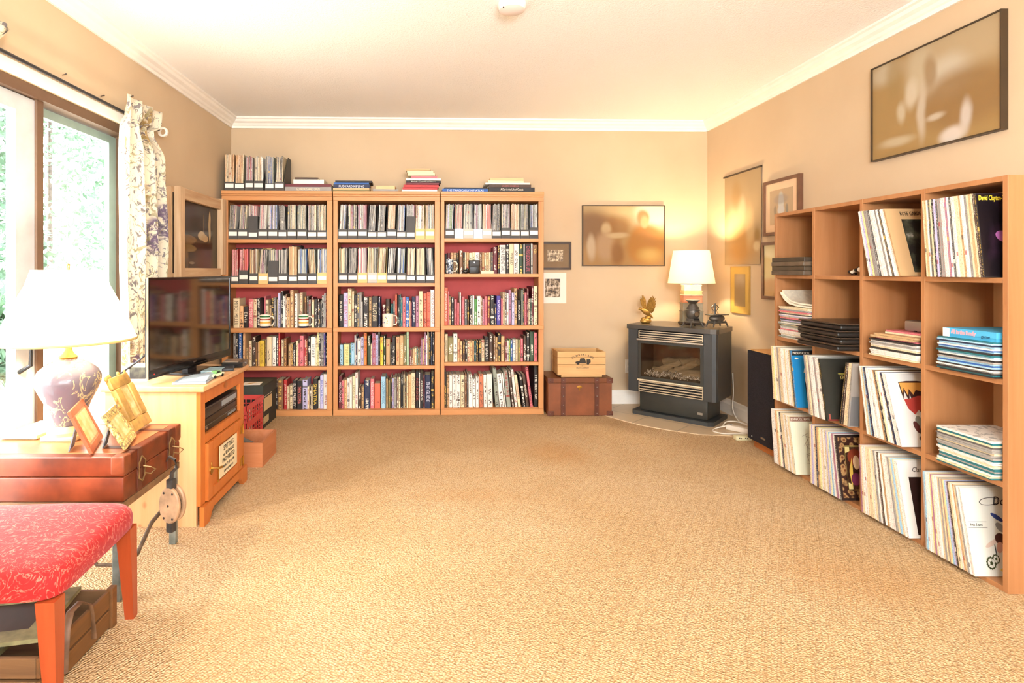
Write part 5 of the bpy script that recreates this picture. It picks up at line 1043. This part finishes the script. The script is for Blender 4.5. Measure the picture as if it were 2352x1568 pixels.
for n, (x, y, s, c, h, lab) in enumerate(((-1.13, 2.80, .10, 'c8ccc8', .012, 'white remote shape lying nearer the toy pickup, on the cabinet'), (-1.16, 2.90, .12, '9ab4bc', .016, 'pale blue plastic packet lying mid-cabinet before the television'), (-1.12, 2.97, .11, '2a2c30', .014, 'black plastic packet beside the disc player on the cabinet'))):
    o = MB().box(-.04, -s/2, 0, .04, s/2, h, bev=.004).build('plastic_packet', plain('packet_'+c, c, .3, var=.15, scale=30)); o.location = (x+.01, y, CZ1+(.0 if n != 1 else .0)); o.rotation_euler = (0, 0, .3*(n-1)); tag(o, lab, 'packet', 'packets on the television cabinet')
t = thing('disc_player', 'black disc player at the far end of the television cabinet', 'media player', (-1.068, 3.04, CZ1), .1)
part('case', MB().box(-.085, -.02, 0, .025, .1, .03, bev=.004), BP, t); part('top_plate', MB().box(-.08, -.01, .03, .0, .09, .034), plain('bronze_sheet', '8a7460', .3, .4), t); part('tray_button', MB().cyl((.025, .05, .015), (.028, .05, .015), .006), M['metal'], t)
t = thing('picture_card', 'small grey picture card leaning behind the television', 'card', (-1.41, 2.66, CZ1), 0.0)
part('card', MB().box(-.045, 0, 0, .045, .004, .085), M['white'], t); part('print', MB().box(-.038, -.0006, .01, .038, 0, .065), DARKP, t)
cord('television_cable', 'black cable rising behind the television toward the curtain', [(-1.325, 2.63, .80), (-1.39, 2.66, .74), (-1.47, 2.65, .68), (-1.51, 2.62, .645)], .0045, M['black'], tvs)
# green-black box, red crate, wooden box ---------------------------------------------
t = thing('storage_box', 'dark green cardboard storage box in front of the left bookcase', 'box', (-1.62, 4.105, 0), .0)
part('carton', MB().box(0, 0, 0, .35, .34, .25), plain('dark_green_card', '2c2f28', .6, var=.06), t); part('lid', MB().box(-.005, -.005, .235, .357, .345, .315, bev=.002), plain('dark_green_lid', '33372f', .55, var=.06), t)
part('label_panel', MB().box(.3505, .03, .12, .3513, .23, .215), plain('tan_label', 'd8bc88', .6, var=.03), t); part('label_panel', MB().box(.3505, .02, .03, .3513, .15, .08), plain('tan_label_small', 'c8b080', .6, var=.1, scale=80), t); part('stripe', MB().box(.3505, .02, .225, .3513, .23, .229), M['paper'], t)
t2 = thing('greeting_card', 'white card with a gold arc lying on the dark green box', 'card', (-1.43, 4.13, .3158), .1)
part('card', MB().box(0, 0, 0, .13, .11, .002), M['white'], t2); part('gold_arc', MB().prism([(.01, .02), (.04, .07), (.09, .09), (.06, .05), (.03, .02)], .0006, M=Matrix.Translation((0, 0, .002))), plain('gold_print', 'd0a860', .5), t2)
RC = plain('red_crate_plastic', 'cc4640', .4, var=.04)
t = thing('plastic_crate', 'red plastic milk crate standing between wooden box and green box', 'crate', (-1.575, 3.725, 0), 0)
def lattice(L_, flip):
    m = MB(); H_ = .257
    m.box(0, 0, 0, L_, .006, .018); m.box(0, 0, .105, L_, .006, .145); m.box(0, 0, .225, L_, .01, H_); 
    for z0_, z1_ in ((.018, .105), (.145, .225)):
        n_ = 9
        for i in range(n_):
            x = .012+(L_-.024)*i/(n_-1); m.box(x-.004, 0, z0_, x+.004, .005, z1_)
        for j in range(1, 3): zz = z0_+(z1_-z0_)*j/3; m.box(0, 0, zz-.0035, L_, .005, zz+.0035)
    return m
CXw, CYw = .318, .355
for (lx, Mt) in ((CXw, Matrix.Identity(4)), (CXw, Matrix.Translation((0, CYw-.006, 0)))):
    m = lattice(lx, 0); bmesh.ops.transform(m.bm, matrix=Mt, verts=m.bm.verts); part('lattice_side', m, RC, t)
for xo in (0, CXw-.006):
    m = lattice(CYw, 0); bmesh.ops.transform(m.bm, matrix=Matrix.Translation((xo, 0, 0)) @ Matrix(((0, 1, 0, 0), (1, 0, 0, 0), (0, 0, 1, 0), (0, 0, 0, 1))), verts=m.bm.verts); part('lattice_side', m, RC, t)
part('crate_floor', MB().box(.006, .006, .0, CXw-.006, CYw-.006, .006), RC, t)
for i in range(5):
    o = MB().box(-.10, 0, 0, .10, .022, .17+.01*(i % 3)).build('folder', plain('folder_%d' % i, ['d8c8a0', '6a5a4c', 'c8b090', '4a3a34', 'e0d4b8'][i], .7)); o.location = (-1.415, 3.77+i*.055, .0065)
    tag(o, '%s paper folder, %s from the front inside the red crate' % (['cream', 'brown', 'tan', 'dark', 'pale'][i], ordn(i+1)), 'folder', 'folders inside the red crate')
WB = wood('box_plywood', 'b0683a', 'c8825a', 'y', .8, .5)
t = thing('wooden_box', 'open reddish wooden box on the carpet behind the cabinet', 'box', (-1.36, 3.312, 0), 0)
part('side_board', MB().box(0, 0, 0, .335, .01, .144), wood('box_plywood_front', 'b0683a', 'c88458', 'x', .8, .5), t); part('side_board', MB().box(0, .275, 0, .335, .285, .144), WB, t)
part('end_board', MB().box(.325, .0105, 0, .335, .2745, .144), WB, t); part('end_board', MB().box(0, .0105, 0, .01, .2745, .144), WB, t); part('bottom_board', MB().box(.01, .0105, 0, .325, .2745, .006), WB, t)
t = thing('plastic_tray', 'grey plastic tray tilted inside the reddish wooden box', 'tray', (-1.17, 3.44, .075), 0); t.rotation_euler = (0, .5, .2)
m = MB(); m.box(-.09, -.08, 0, .09, .08, .006); m.box(-.09, -.08, .006, -.08, .08, .03); m.box(.08, -.08, .006, .09, .08, .03); m.box(-.08, -.08, .006, .08, -.07, .03); m.box(-.08, .07, .006, .08, .08, .03)
part('tray_shell', m, plain('taupe_plastic', '6a6056', .4), t); part('insert_card', MB().box(-.04, -.04, .007, .05, .05, .01), M['paper'], t)
o = MB().box(-.06, -.003, 0, .04, .003, .17).build('paper_sheet', M['paper']); o.location = (-1.255, 3.52, .05); o.rotation_euler = (.1, -.35, .3); tag(o, 'cream paper sheet sticking up out of the wooden box', 'paper')
# ------------------------------------------------------------------ suitcase table
SL = plain('worn_tan_suitcase_leather', '75341a', .38, var=.36, scale=5, bump=.06)
SLT = plain('suitcase_top_leather', 'a4633c', .3, var=.14, scale=6, bump=.05)
RUST = plain('rusty_iron', '6e5a48', .55, .5, var=.25, scale=30); WPUL = plain('worn_pulley_wood', 'b08a68', .5, var=.2, scale=16)
OB = plain('old_brass', '9a8058', .4, .8)
ZTB = .503; TX0, TX1, TY0, TY1 = -1.715, -1.092, 1.968, 2.398
tb = thing('suitcase_table', 'side table made of a brown leather suitcase on iron legs', 'table', (TX1, TY0, 0))
w_, d_ = TX1-TX0, TY1-TY0
part('suitcase_body', MB().box(-w_, 0, .345, 0, d_, .432, bev=.006, seg=3), SL, tb, smooth=True)
part('suitcase_lid', MB().box(-w_-.002, -.003, .4335, .002, d_+.003, ZTB, bev=.007, seg=3), SL, tb, smooth=True)
part('lid_panel', MB().box(-w_+.03, .035, ZTB-.001, -.03, d_-.03, ZTB+.0015, bev=.0008), SLT, tb)
for (x, y) in ((-.045, -.004), (-.045, d_-.045)):
    part('corner_patch', MB().box(x, y, .44, x+.049, y+.049, ZTB+.001, bev=.006, seg=3), plain('corner_leather', '7c3e22', .4, var=.2, scale=12), tb, smooth=True)
for y in (.10, .33):
    s_ = part('strap', MB().box(.0005, y-.014, .35, .005, y+.014, .43).box(.0025, y-.014, .4335, .007, y+.014, ZTB+.002).box(-.12, y-.014, ZTB+.0002, .006, y+.014, ZTB+.003), LTD, tb)
    part('buckle', MB().tube([(.012, y-.02, .40), (.014, y-.022, .455), (.012, y, .475), (.014, y+.022, .455), (.012, y+.02, .40), (.014, y, .385), (.012, y-.02, .40)], .003, 6), OB, s_)
    part('latch_ring', MB().tube([(.012, y+.01, .435), (.035, y+.02, .428), (.045, y+.035, .415), (.03, y+.03, .4), (.014, y+.012, .41)], .0025, 6), OB, s_)
part('under_rail', MB().box(-w_, .004, .318, 0, .03, .344).box(-w_, d_-.03, .318, 0, d_-.004, .344).box(-.028, .031, .318, -.002, d_-.031, .344).box(-w_, .031, .318, -w_+.026, d_-.031, .344), plain('rail_wood', '7a5a3c', .5, var=.15, scale=18), tb)
for (x, y) in ((-.022, .0), (-.022, d_-.015), (-w_+.01, .0), (-w_+.01, d_-.015)):
    part('leg', MB().box(x-.016, y-.003, .0, x+.012, y+.018, .318, bev=.002), plain('blue_grey_iron', '8a9088', .45, .5, var=.15, scale=20), tb)
part('brace', MB().tube([(-.022, d_-.012, .20), (-.022, d_*.55, .17), (-.022, d_*.3, .10), (-.022, .016, .12)], .008, 8).tube([(-.022, .016, .12), (-.1, .016, .12), (-.18, .012, .2)], .006, 8), RUST, tb, smooth=True)
# pulley block hanging from the hook at the far corner
pu = thing('pulley_block', 'old wooden pulley block hanging from the suitcase table corner', 'pulley', (-1.033, 2.19, .245), -.3)
part('cheek', MB().lathe([(.052, -.016), (.056, -.012), (.056, -.004), (.052, 0)], n=28, M=Matrix.Translation((0, -.012, 0)) @ Matrix.Rotation(pi/2, 4, 'X') @ Matrix.Diagonal((.85, 1.25, 1, 1))), WPUL, pu, smooth=True)
part('cheek', MB().lathe([(.052, 0), (.056, .004), (.056, .012), (.052, .016)], n=28, M=Matrix.Translation((0, .035, 0)) @ Matrix.Rotation(pi/2, 4, 'X') @ Matrix.Diagonal((.85, 1.25, 1, 1))), WPUL, pu, smooth=True)
part('sheave', MB().cyl((0, -.008, 0), (0, .016, 0), .04, n=24), RUST, pu, smooth=True)
bl = MB()
for (x, z) in ((0, 0), (-.02, .05), (.02, .05), (-.02, -.05), (.02, -.05)): bl.cyl((x, -.0135, z), (x, -.0115+.016, z), .0045, n=8)
m = MB()
for (x, z) in ((0, 0), (-.02, .048), (.02, .048), (-.02, -.048), (.02, -.048)): part('bolt', MB().ball((x, -.0145, z), .0045, (1, .5, 1), n=8), M['dkbrown'], pu)
bl.bm.free()
part('iron_strap', MB().box(-.014, -.01, -.105, .014, .018, -.06, bev=.004).box(-.014, -.01, .06, .014, .018, .1, bev=.004), plain('dark_iron', '4a4644', .4, .6, var=.15, scale=30), pu)
part('hook', MB().tube([(0, .004, .095), (.004, .004, .125), (.024, .004, .145), (.018, .004, .175), (-.008, .004, .185), (-.024, .004, .165)], [.007, .007, .007, .006, .005, .003], 8), plain('hook_iron', '5a5450', .4, .6, var=.15), pu, smooth=True)
# big lamp on the suitcase table
VS = (lambda k: (k.col(k.mix(k.ramp(k.noise(k.n('Mapping', {'Vector': k.coord(), 'Scale': (1, 1, .8)}).outputs[0], 16, 5, .6, 1.6), [(.53, (0, 0, 0, 1)), (.56, (1, 1, 1, 1)), (.59, (0, 0, 0, 1))]), L('6c6268'), L('d8c48c'))), k.m)[1])(N('vine_painted_ceramic', .15))
bl_ = thing('table_lamp', 'big white-shaded lamp with vine-painted vase base on suitcase table', 'lamp', (-1.435, 2.20, ZTB+.0022))
part('foot', MB().box(-.066, -.066, 0, .066, .066, .018, bev=.004).lathe([(.07, .018), (.072, .03), (.055, .04), (.05, .05)]), plain('antique_gold', 'd8c088', .35, .3), bl_, smooth=True)
part('vase', MB().lathe([(.046, .05), (.052, .058), (.062, .09), (.078, .135), (.1, .18), (.113, .212), (.114, .235), (.1, .262), (.07, .288), (.04, .3), (.03, .305)], n=40), VS, bl_, smooth=True)
part('neck', MB().lathe([(.03, .305), (.034, .312), (.02, .325), (.012, .34), (.012, .40), (.02, .405), (.02, .45), (.001, .452)], n=20), M['brass'], bl_, smooth=True)
part('lamp_shade', MB().lathe([(.238, .375), (.215, .43), (.175, .52), (.14, .59), (.122, .648), (.119, .648), (.137, .588), (.172, .518), (.212, .428), (.235, .375)], n=56, cap=False), M['shade'], bl_, smooth=True)
part('shade_trim', MB().lathe([(.2385, .373), (.2405, .377), (.2385, .382), (.236, .377), (.2385, .373)], n=56, cap=False), plain('gold_braid', 'c8b070', .5), bl_, smooth=True)
part('harp', MB().tube([(.0, -.001, .45), (.045, 0, .49), (.05, 0, .57), (.02, 0, .64), (0, 0, .65), (-.02, 0, .64), (-.05, 0, .57), (-.045, 0, .49), (0, .001, .45)], .002, 6), M['brass'], bl_)
part('finial', MB().cyl((0, 0, .65), (0, 0, .662), .005).ball((0, 0, .667), .007, n=10), M['brass'], bl_, smooth=True)
part('bulb', MB().ball((0, 0, .49), .03), bulb, bl_, smooth=True)
point('table_lamp_light', (0, 0, .545), 46, (1, .88, .7), .03, bl_)
# photo frames standing on the suitcase table; local x along the foot edge, -y faces the viewer
def stand_frame(name, label, bl0, br0, tilt, w, h, bw_, fm, inner, art, thick=.012, wavy=False):
    d = Vector(br0)-Vector(bl0); rz = math.atan2(d.y, d.x)
    t = thing(name, label, 'photo frame', (bl0[0], bl0[1], ZTB+.004), rz, 'photo frames on the suitcase table')
    Mt = Matrix.Rotation(-tilt, 4, 'X')
    m = MB()
    if wavy:
        n = 10
        for (x0, z0, x1, z1) in ((0, 0, w, bw_), (0, h-bw_, w, h), (0, bw_, bw_, h-bw_), (w-bw_, bw_, w, h-bw_)):
            m.box(x0, -thick*R.uniform(.9, 1.3), z0, x1, 0, z1, bev=.006, seg=2)
        for i in range(14):
            e = R.choice('lrtb'); u = R.random(); x, z = {'l': (0, u*h), 'r': (w, u*h), 't': (u*w, h), 'b': (u*w, .008)}[e]; m.ball((x, -thick*.5, z+.004), R.uniform(.008, .014), (1, .5, 1), n=8)
    else:
        m.box(0, -thick, 0, w, 0, bw_, bev=.002); m.box(0, -thick, h-bw_, w, 0, h, bev=.002); m.box(0, -thick, bw_, bw_, 0, h-bw_, bev=.002); m.box(w-bw_, -thick, bw_, w, 0, h-bw_, bev=.002)
    m.bm.transform(Mt); part('frame', m, fm, t, smooth=wavy)
    m = MB().box(bw_-.004, -thick*.8, bw_-.004, w-bw_+.004, -thick*.55, h-bw_+.004); a = m.build('inner_mat', inner, t); a.data.transform(Mt)
    m = MB().box(bw_+.008, -thick*.9, bw_+.008, w-bw_-.008, -thick*.81, h-bw_-.008); a = m.build('photo', art, t); a.data.transform(Mt)
    m = MB(); m.hexa([(w*.35, .001, h*.75), (w*.65, .001, h*.75), (w*.65, .005, h*.75), (w*.35, .005, h*.75), (w*.3, .001, h*.8), (w*.7, .001, h*.8), (w*.7, .005, h*.8), (w*.3, .005, h*.8)]); m.bm.free()
    m = MB(); top = Mt @ Vector((0, .003, h*.7)); back = Vector((0, top.y+.022, .0))
    m.hexa([(w*.3, back.y, 0), (w*.7, back.y, 0), (w*.7, back.y+.004, 0), (w*.3, back.y+.004, 0), (w*.42, top.y, top.z), (w*.58, top.y, top.z), (w*.58, top.y+.004, top.z), (w*.42, top.y+.004, top.z)])
    part('easel_strut', m, plain('grey_felt', '6c7078', .9, var=.08, scale=200), t)
    return t
gold_art = (lambda k: (k.col(k.ramp(k.noise(k.coord(), 22, 3), [(.4, L('d8a860')), (.6, L('ecd09a'))])), k.m)[1])(N('reflective_photo', .15))
stand_frame('photo_frame', 'reddish wooden photo frame, leftmost of the three on the suitcase table', (-1.217, 1.978), (-1.300, 2.185), .42, .215, .168, .024, plain('red_wood_frame', 'b8603c', .35, var=.12, scale=18), plain('cream_frame_mat', 'e0b888', .5), gold_art)
stand_frame('photo_frame', 'small gold photo frame with floral edge, middle of the three', (-1.124, 2.026), (-1.176, 2.19), .54, .172, .146, .026, (lambda k: (k.col(k.ramp(k.noise(k.coord(), 90, 4), [(.42, L('7a6a48')), (.5, L('d0b060')), (.62, L('ecdc9c'))])), k.m)[1])(N('floral_gilt', .3, .2)), plain('gilt_mat', 'd8bc6c', .4), gold_art, .014)
stand_frame('photo_frame', 'larger stone-look photo frame, nearest the television cabinet', (-1.205, 2.225), (-1.222, 2.385), .44, .165, .235, .048, plain('yellow_stone_frame', 'b8904c', .45, var=.2, scale=22), plain('stone_mat', 'c8a468', .5), gold_art, .018, True)
o = MB().box(-.07, -.11, 0, .07, .11, .016, bev=.004).build('gold_box', plain('pale_gold_box', 'd8c494', .4, var=.1)); o.location = (-1.60, 2.27, ZTB+.0032) ; tag(o, 'pale gold flat box behind the big lamp on suitcase table', 'box')

# ------------------------------------------------------------------ red upholstered stool
def red_fabric():
    k = N('red_paisley_chenille', .8, spec=.2); v = k.coord()
    n1 = k.noise(v, 7.5, 4, .55, 2.6); n2 = k.noise(v, 60, 3)
    lines = k.math('ABSOLUTE', k.math('SUBTRACT', k.math('FRACT', k.math('MULTIPLY', n1, 9)), .5))
    f = k.math('MULTIPLY', k.ramp(lines, [(.34, (0, 0, 0, 1)), (.46, (1, 1, 1, 1))]), k.ramp(n2, [(.38, (0, 0, 0, 1)), (.6, (1, 1, 1, 1))]))
    k.col(k.mix(k.math('MULTIPLY', f, .8), k.mix(n2, L('981a1c'), L('b02824')), L('d87c68'))); k.b.inputs['Sheen Weight'].default_value = .15; k.b.inputs['Sheen Roughness'].default_value = .4
    k.bump(k.math('ADD', n2, k.math('MULTIPLY', f, .6)), .35, .004); return k.m
CHW = wood('cherry_leg', '90391a', 'a84a26', 'z', .8, .3)
st = thing('footstool', 'red paisley upholstered stool with cherry wood legs, bottom left corner', 'stool', (-1.03, 1.67, 0), .07)
m = MB(); hw = .245
m.box(-.52, -.235, .305, .045, .235, .372, bev=.02, seg=4)
t_ = bmesh.new(); bmesh.ops.create_grid(t_, x_segments=14, y_segments=12, size=.5); bmesh.ops.scale(t_, vec=(.565, .47, 1), verts=t_.verts); bmesh.ops.translate(t_, vec=(-.2375, 0, .30), verts=t_.verts)
g = bmesh.new()
cush = MB()
nx, ny = 18, 16; x0, x1, y0, y1 = -.52, .045, -.235, .235; zb, ztop = .302, .372
rows = []
def rr2(u, v, z, ins, r=.05):
    X0, X1, Y0, Y1 = x0+ins, x1-ins, y0+ins, y1-ins
    return None
# superellipse rings give a softly boxed cushion
cx_, cy_, ax_, ay_ = (x0+x1)/2, (y0+y1)/2, (x1-x0)/2, (y1-y0)/2; n = 72; rings = []
for (s, z, e) in ((.93, zb, 9), (.985, zb+.006, 9), (1.0, zb+.02, 9), (1.0, ztop-.026, 9), (.992, ztop-.01, 8), (.965, ztop+.003, 7), (.90, ztop+.011, 6), (.75, ztop+.018, 5), (.5, ztop+.023, 4), (.25, ztop+.025, 3), (.02, ztop+.026, 2)):
    ring = []
    for i in range(n):
        a = 2*pi*i/n; ca, sa = math.cos(a), math.sin(a)
        ring.append(cush.bm.verts.new((cx_+ax_*s*math.copysign(abs(ca)**(2/e), ca), cy_+ay_*s*math.copysign(abs(sa)**(2/e), sa), z)))
    rings.append(ring)
for a, b in zip(rings, rings[1:]):
    for i in range(n): cush.bm.faces.new((a[i], a[(i+1) % n], b[(i+1) % n], b[i]))
cush.bm.faces.new(rings[0][::-1]); cush.bm.faces.new(rings[-1]); t_.free(); g.free(); m.bm.free()
part('cushion', cush, red_fabric(), st, smooth=True)
for (lx, ly) in ((.012, -.205), (.012, .205), (-.487, -.205), (-.487, .205)):
    s1, s0_ = .024, .014; ox_, oy_ = (-.006 if lx > 0 else .006), (.008 if ly < 0 else -.008)
    q = lambda s, z, dx=0, dy=0: [(lx-s+dx, ly-s+dy, z), (lx+s+dx, ly-s+dy, z), (lx+s+dx, ly+s+dy, z), (lx-s+dx, ly+s+dy, z)]
    part('leg', MB().hexa(q(s0_, 0, .014 if lx > 0 else -.014, .006 if ly > 0 else -.006)+q(s1, .303)), CHW, st)
# dark slatted crate on the floor under the stool
DW = wood('dark_walnut_slat', '54381f', '86582e', 'y', .8, .6)
dc = thing('slatted_crate', 'dark slatted wooden crate with leather handles under the red stool', 'crate', (-1.053, 1.50, .0), .0)
CL, CWx, CHt = .33, .42, .126
for z0_ in (.006, .068): part('slat', MB().box(-.012, .0, z0_, 0, CL-.012, z0_+.054, bev=.002), DW, dc)
for z0_ in (.006, .068): part('slat', MB().box(-CWx, .0, z0_, -CWx+.012, CL, z0_+.054, bev=.002), DW, dc)
DWx = wood('dark_walnut_end', '5c4028', '84603c', 'x', .8, .6)
for z0_ in (.006, .068): part('slat', MB().box(-CWx+.0125, 0, z0_, -.0125, .012, z0_+.054, bev=.002), DWx, dc)
part('end_board', MB().box(-CWx+.0125, CL-.012, .004, -.0125, CL, .122, bev=.002), DWx, dc)
part('corner_post', MB().box(-.012, CL-.0115, .0, .008, CL+.016, CHt+.002, bev=.002), DW, dc); part('bottom_board', MB().box(-CWx+.0125, .0125, .004, -.0125, CL-.0125, .012), DWx, dc)
HL = plain('brown_leather_handle', '6e5038', .5, var=.15, scale=30)
part('handle', MB().tube([(.004, .09, .02), (.004, .095, .10), (.0, .105, .135), (-.008, .135, .165), (-.008, .18, .168), (.0, .215, .14), (.003, .222, .10), (.004, .225, .03)], .011, 8, flat=.28), HL, dc, 'leather strap handle', smooth=True)
GO = plain('mossy_grey_wood', '8a8058', .7, var=.25, scale=14)
def oldframe(name, label, loc, rot, w, d):
    t = thing(name, label, 'frame', loc); t.rotation_euler = rot
    m = MB(); m.box(0, 0, 0, w, .05, .012); m.box(0, d-.05, 0, w, d, .012); m.box(0, .05, 0, .05, d-.05, .012); m.box(w-.05, .05, 0, w, d-.05, .012); part('frame_boards', m, GO, t); part('panel', MB().box(.05, .05, .002, w-.05, d-.05, .006), M['dkbrown'], t)
oldframe('old_wooden_frame', 'mossy grey wooden frame lying on top in the dark crate', (-1.36, 1.53, .112), (.05, -.05, .12), .26, .24)
oldframe('old_wooden_frame', 'mossy wooden frame lying lower in the crate, left side', (-1.452, 1.53, .078), (.02, .05, -.02), .22, .22)
o = MB().box(0, 0, 0, .12, .09, .02, bev=.003).build('white_parcel', M['paper']); o.location = (-1.40, 1.53, .013); o.rotation_euler = (0, 0, .2); tag(o, 'pale paper parcel inside the dark crate at lower left', 'parcel')

# ------------------------------------------------------------------ curtains and rod
ro = thing('curtain_rod', 'thin dark curtain rod above the sliding door', 'curtain rod', (XL+.04, 1.0, 2.012))
part('rod', MB().cyl((0, 0, 0), (0, 2.46, 0), .008), plain('dark_rod', '3c3a3c', .35, .5), ro, smooth=True)
part('finial_ring', MB().lathe([(.018, -.008), (.03, -.008), (.03, .008), (.018, .008), (.018, -.008)], n=24, cap=False, M=Matrix.Translation((0.02, 2.475, -.01)) @ Matrix.Rotation(pi/2, 4, 'X')), M['white'], ro, smooth=True)
part('bracket', MB().box(-.04, 2.36, -.012, -.002, 2.375, .02).box(-.04, .2, -.012, -.002, .215, .02), M['white'], ro)
def floral():
    m = bpy.data.materials.new('floral_curtain_cotton'); m.use_nodes = True; t = m.node_tree; t.nodes.clear()
    k = N.__new__(N); k.m = m; k.t = t; o = k.n('OutputMaterial')
    uv = k.coord('UV'); wv = k.n('VectorMath', {0: uv, 1: k.n('VectorMath', {0: k.n('TexNoise', {'Vector': uv, 'Scale': 9.0, 'Detail': 3}).outputs['Color'], 1: (.12, .12, 0)}, operation='MULTIPLY').outputs[0]}, operation='ADD').outputs[0]
    c = L('f0e6d0')
    vo = k.n('TexVoronoi', {'Vector': wv, 'Scale': 4.2}); d = vo.outputs['Distance']; pc = vo.outputs['Color']
    sel = k.n('SeparateColor', {0: pc})
    pet = k.noise(wv, 34, 4, .6, 1.2)
    flower = k.math('MULTIPLY', k.ramp(d, [(.40, (1, 1, 1, 1)), (.52, (0, 0, 0, 1))]), k.ramp(pet, [(.40, (0, 0, 0, 1)), (.52, (1, 1, 1, 1))]))
    fc = k.mix(k.math('GREATER_THAN', sel.outputs[0], .5), L('7a6a80'), L('a88a58'))
    c = k.mix(k.math('MULTIPLY', flower, k.math('GREATER_THAN', sel.outputs[1], .3)), c, fc)
    n1 = k.noise(wv, 6, 3, .5, 1.0); vine = k.ramp(k.math('ABSOLUTE', k.math('SUBTRACT', n1, .5)), [(.006, (1, 1, 1, 1)), (.016, (0, 0, 0, 1))])
    c = k.mix(k.math('MULTIPLY', vine, .75), c, L('9a9068'))
    n2 = k.noise(wv, 26, 3, .5, 1.5); c = k.mix(k.math('MULTIPLY', k.ramp(n2, [(.56, (0, 0, 0, 1)), (.62, (1, 1, 1, 1))]), .8), c, L('6c6470'))
    a = k.n('BsdfDiffuse', {0: c}); b = k.n('BsdfTranslucent', {0: c}); mx = k.n('MixShader', {0: .35, 1: a.outputs[0], 2: b.outputs[0]}); k.l(mx.outputs[0], o.inputs[0])
    return m
M['floral'] = floral()
def curtain(label, y0, y1, zb, keys, pleats, seed, flare=.0):
    """keys: (z, ya, yb, amplitude) from the top down"""
    t = thing('curtain', label, 'curtain', (XL+.098, (y0+y1)/2, 0)); m = MB(); uvl = m.bm.loops.layers.uv.new('UVMap'); nu, nv = 150, 56; g = []; rr = random.Random(seed); ph = [rr.uniform(0, 6) for _ in range(4)]; cyy = (y0+y1)/2
    for j in range(nv+1):
        z = keys[0][0]+(zb-keys[0][0])*j/nv
        for a, b in zip(keys, keys[1:]):
            if a[0] >= z >= b[0]: break
        f = (a[0]-z)/(a[0]-b[0]+1e-9); f = f*f*(3-2*f); ya, yb_, am = (a[i]+(b[i]-a[i])*f for i in (1, 2, 3))
        for i in range(nu+1):
            u = i/nu; w_ = math.sin(u*pleats*2*pi+ph[0]+.5*math.sin(u*5+z*2))+.35*math.sin(u*pleats*4.3*pi+ph[1]+z)
            g.append(m.bm.verts.new((am*w_, ya+(yb_-ya)*u-cyy+.006*math.sin(u*pleats*2*pi+1.5), z)))
    for j in range(nv):
        for i in range(nu):
            q = (j*(nu+1)+i, j*(nu+1)+i+1, (j+1)*(nu+1)+i+1, (j+1)*(nu+1)+i); f = m.bm.faces.new([g[x] for x in q])
            for l, x in zip(f.loops, q): l[uvl].uv = ((x % (nu+1))/nu*1.15, (x//(nu+1))/nv*2.0)
    o = part('fabric', m, M['floral'], t, smooth=True); s = o.modifiers.new('thickness', 'SOLIDIFY'); s.thickness = .0018
    return t
curtain('floral cotton curtain bunched at the far side of the sliding door', 2.93, 3.46, .06, [(2.085, 2.98, 3.42, .014), (1.99, 2.97, 3.38, .022), (1.93, 2.95, 3.24, .03), (1.80, 2.93, 3.40, .036), (1.3, 2.95, 3.44, .036), (.8, 2.98, 3.36, .034), (.06, 3.0, 3.30, .034)], 3.6, 3)
curtain('floral curtain corner at the near side of the sliding door', 1.5, 2.1, .06, [(2.085, 1.45, 2.185, .014), (2.0, 1.4, 2.12, .022), (1.93, 1.3, 1.95, .03), (1.7, 1.1, 1.7, .034), (.8, 1.08, 1.6, .03), (.06, 1.08, 1.6, .03)], 6, 5)
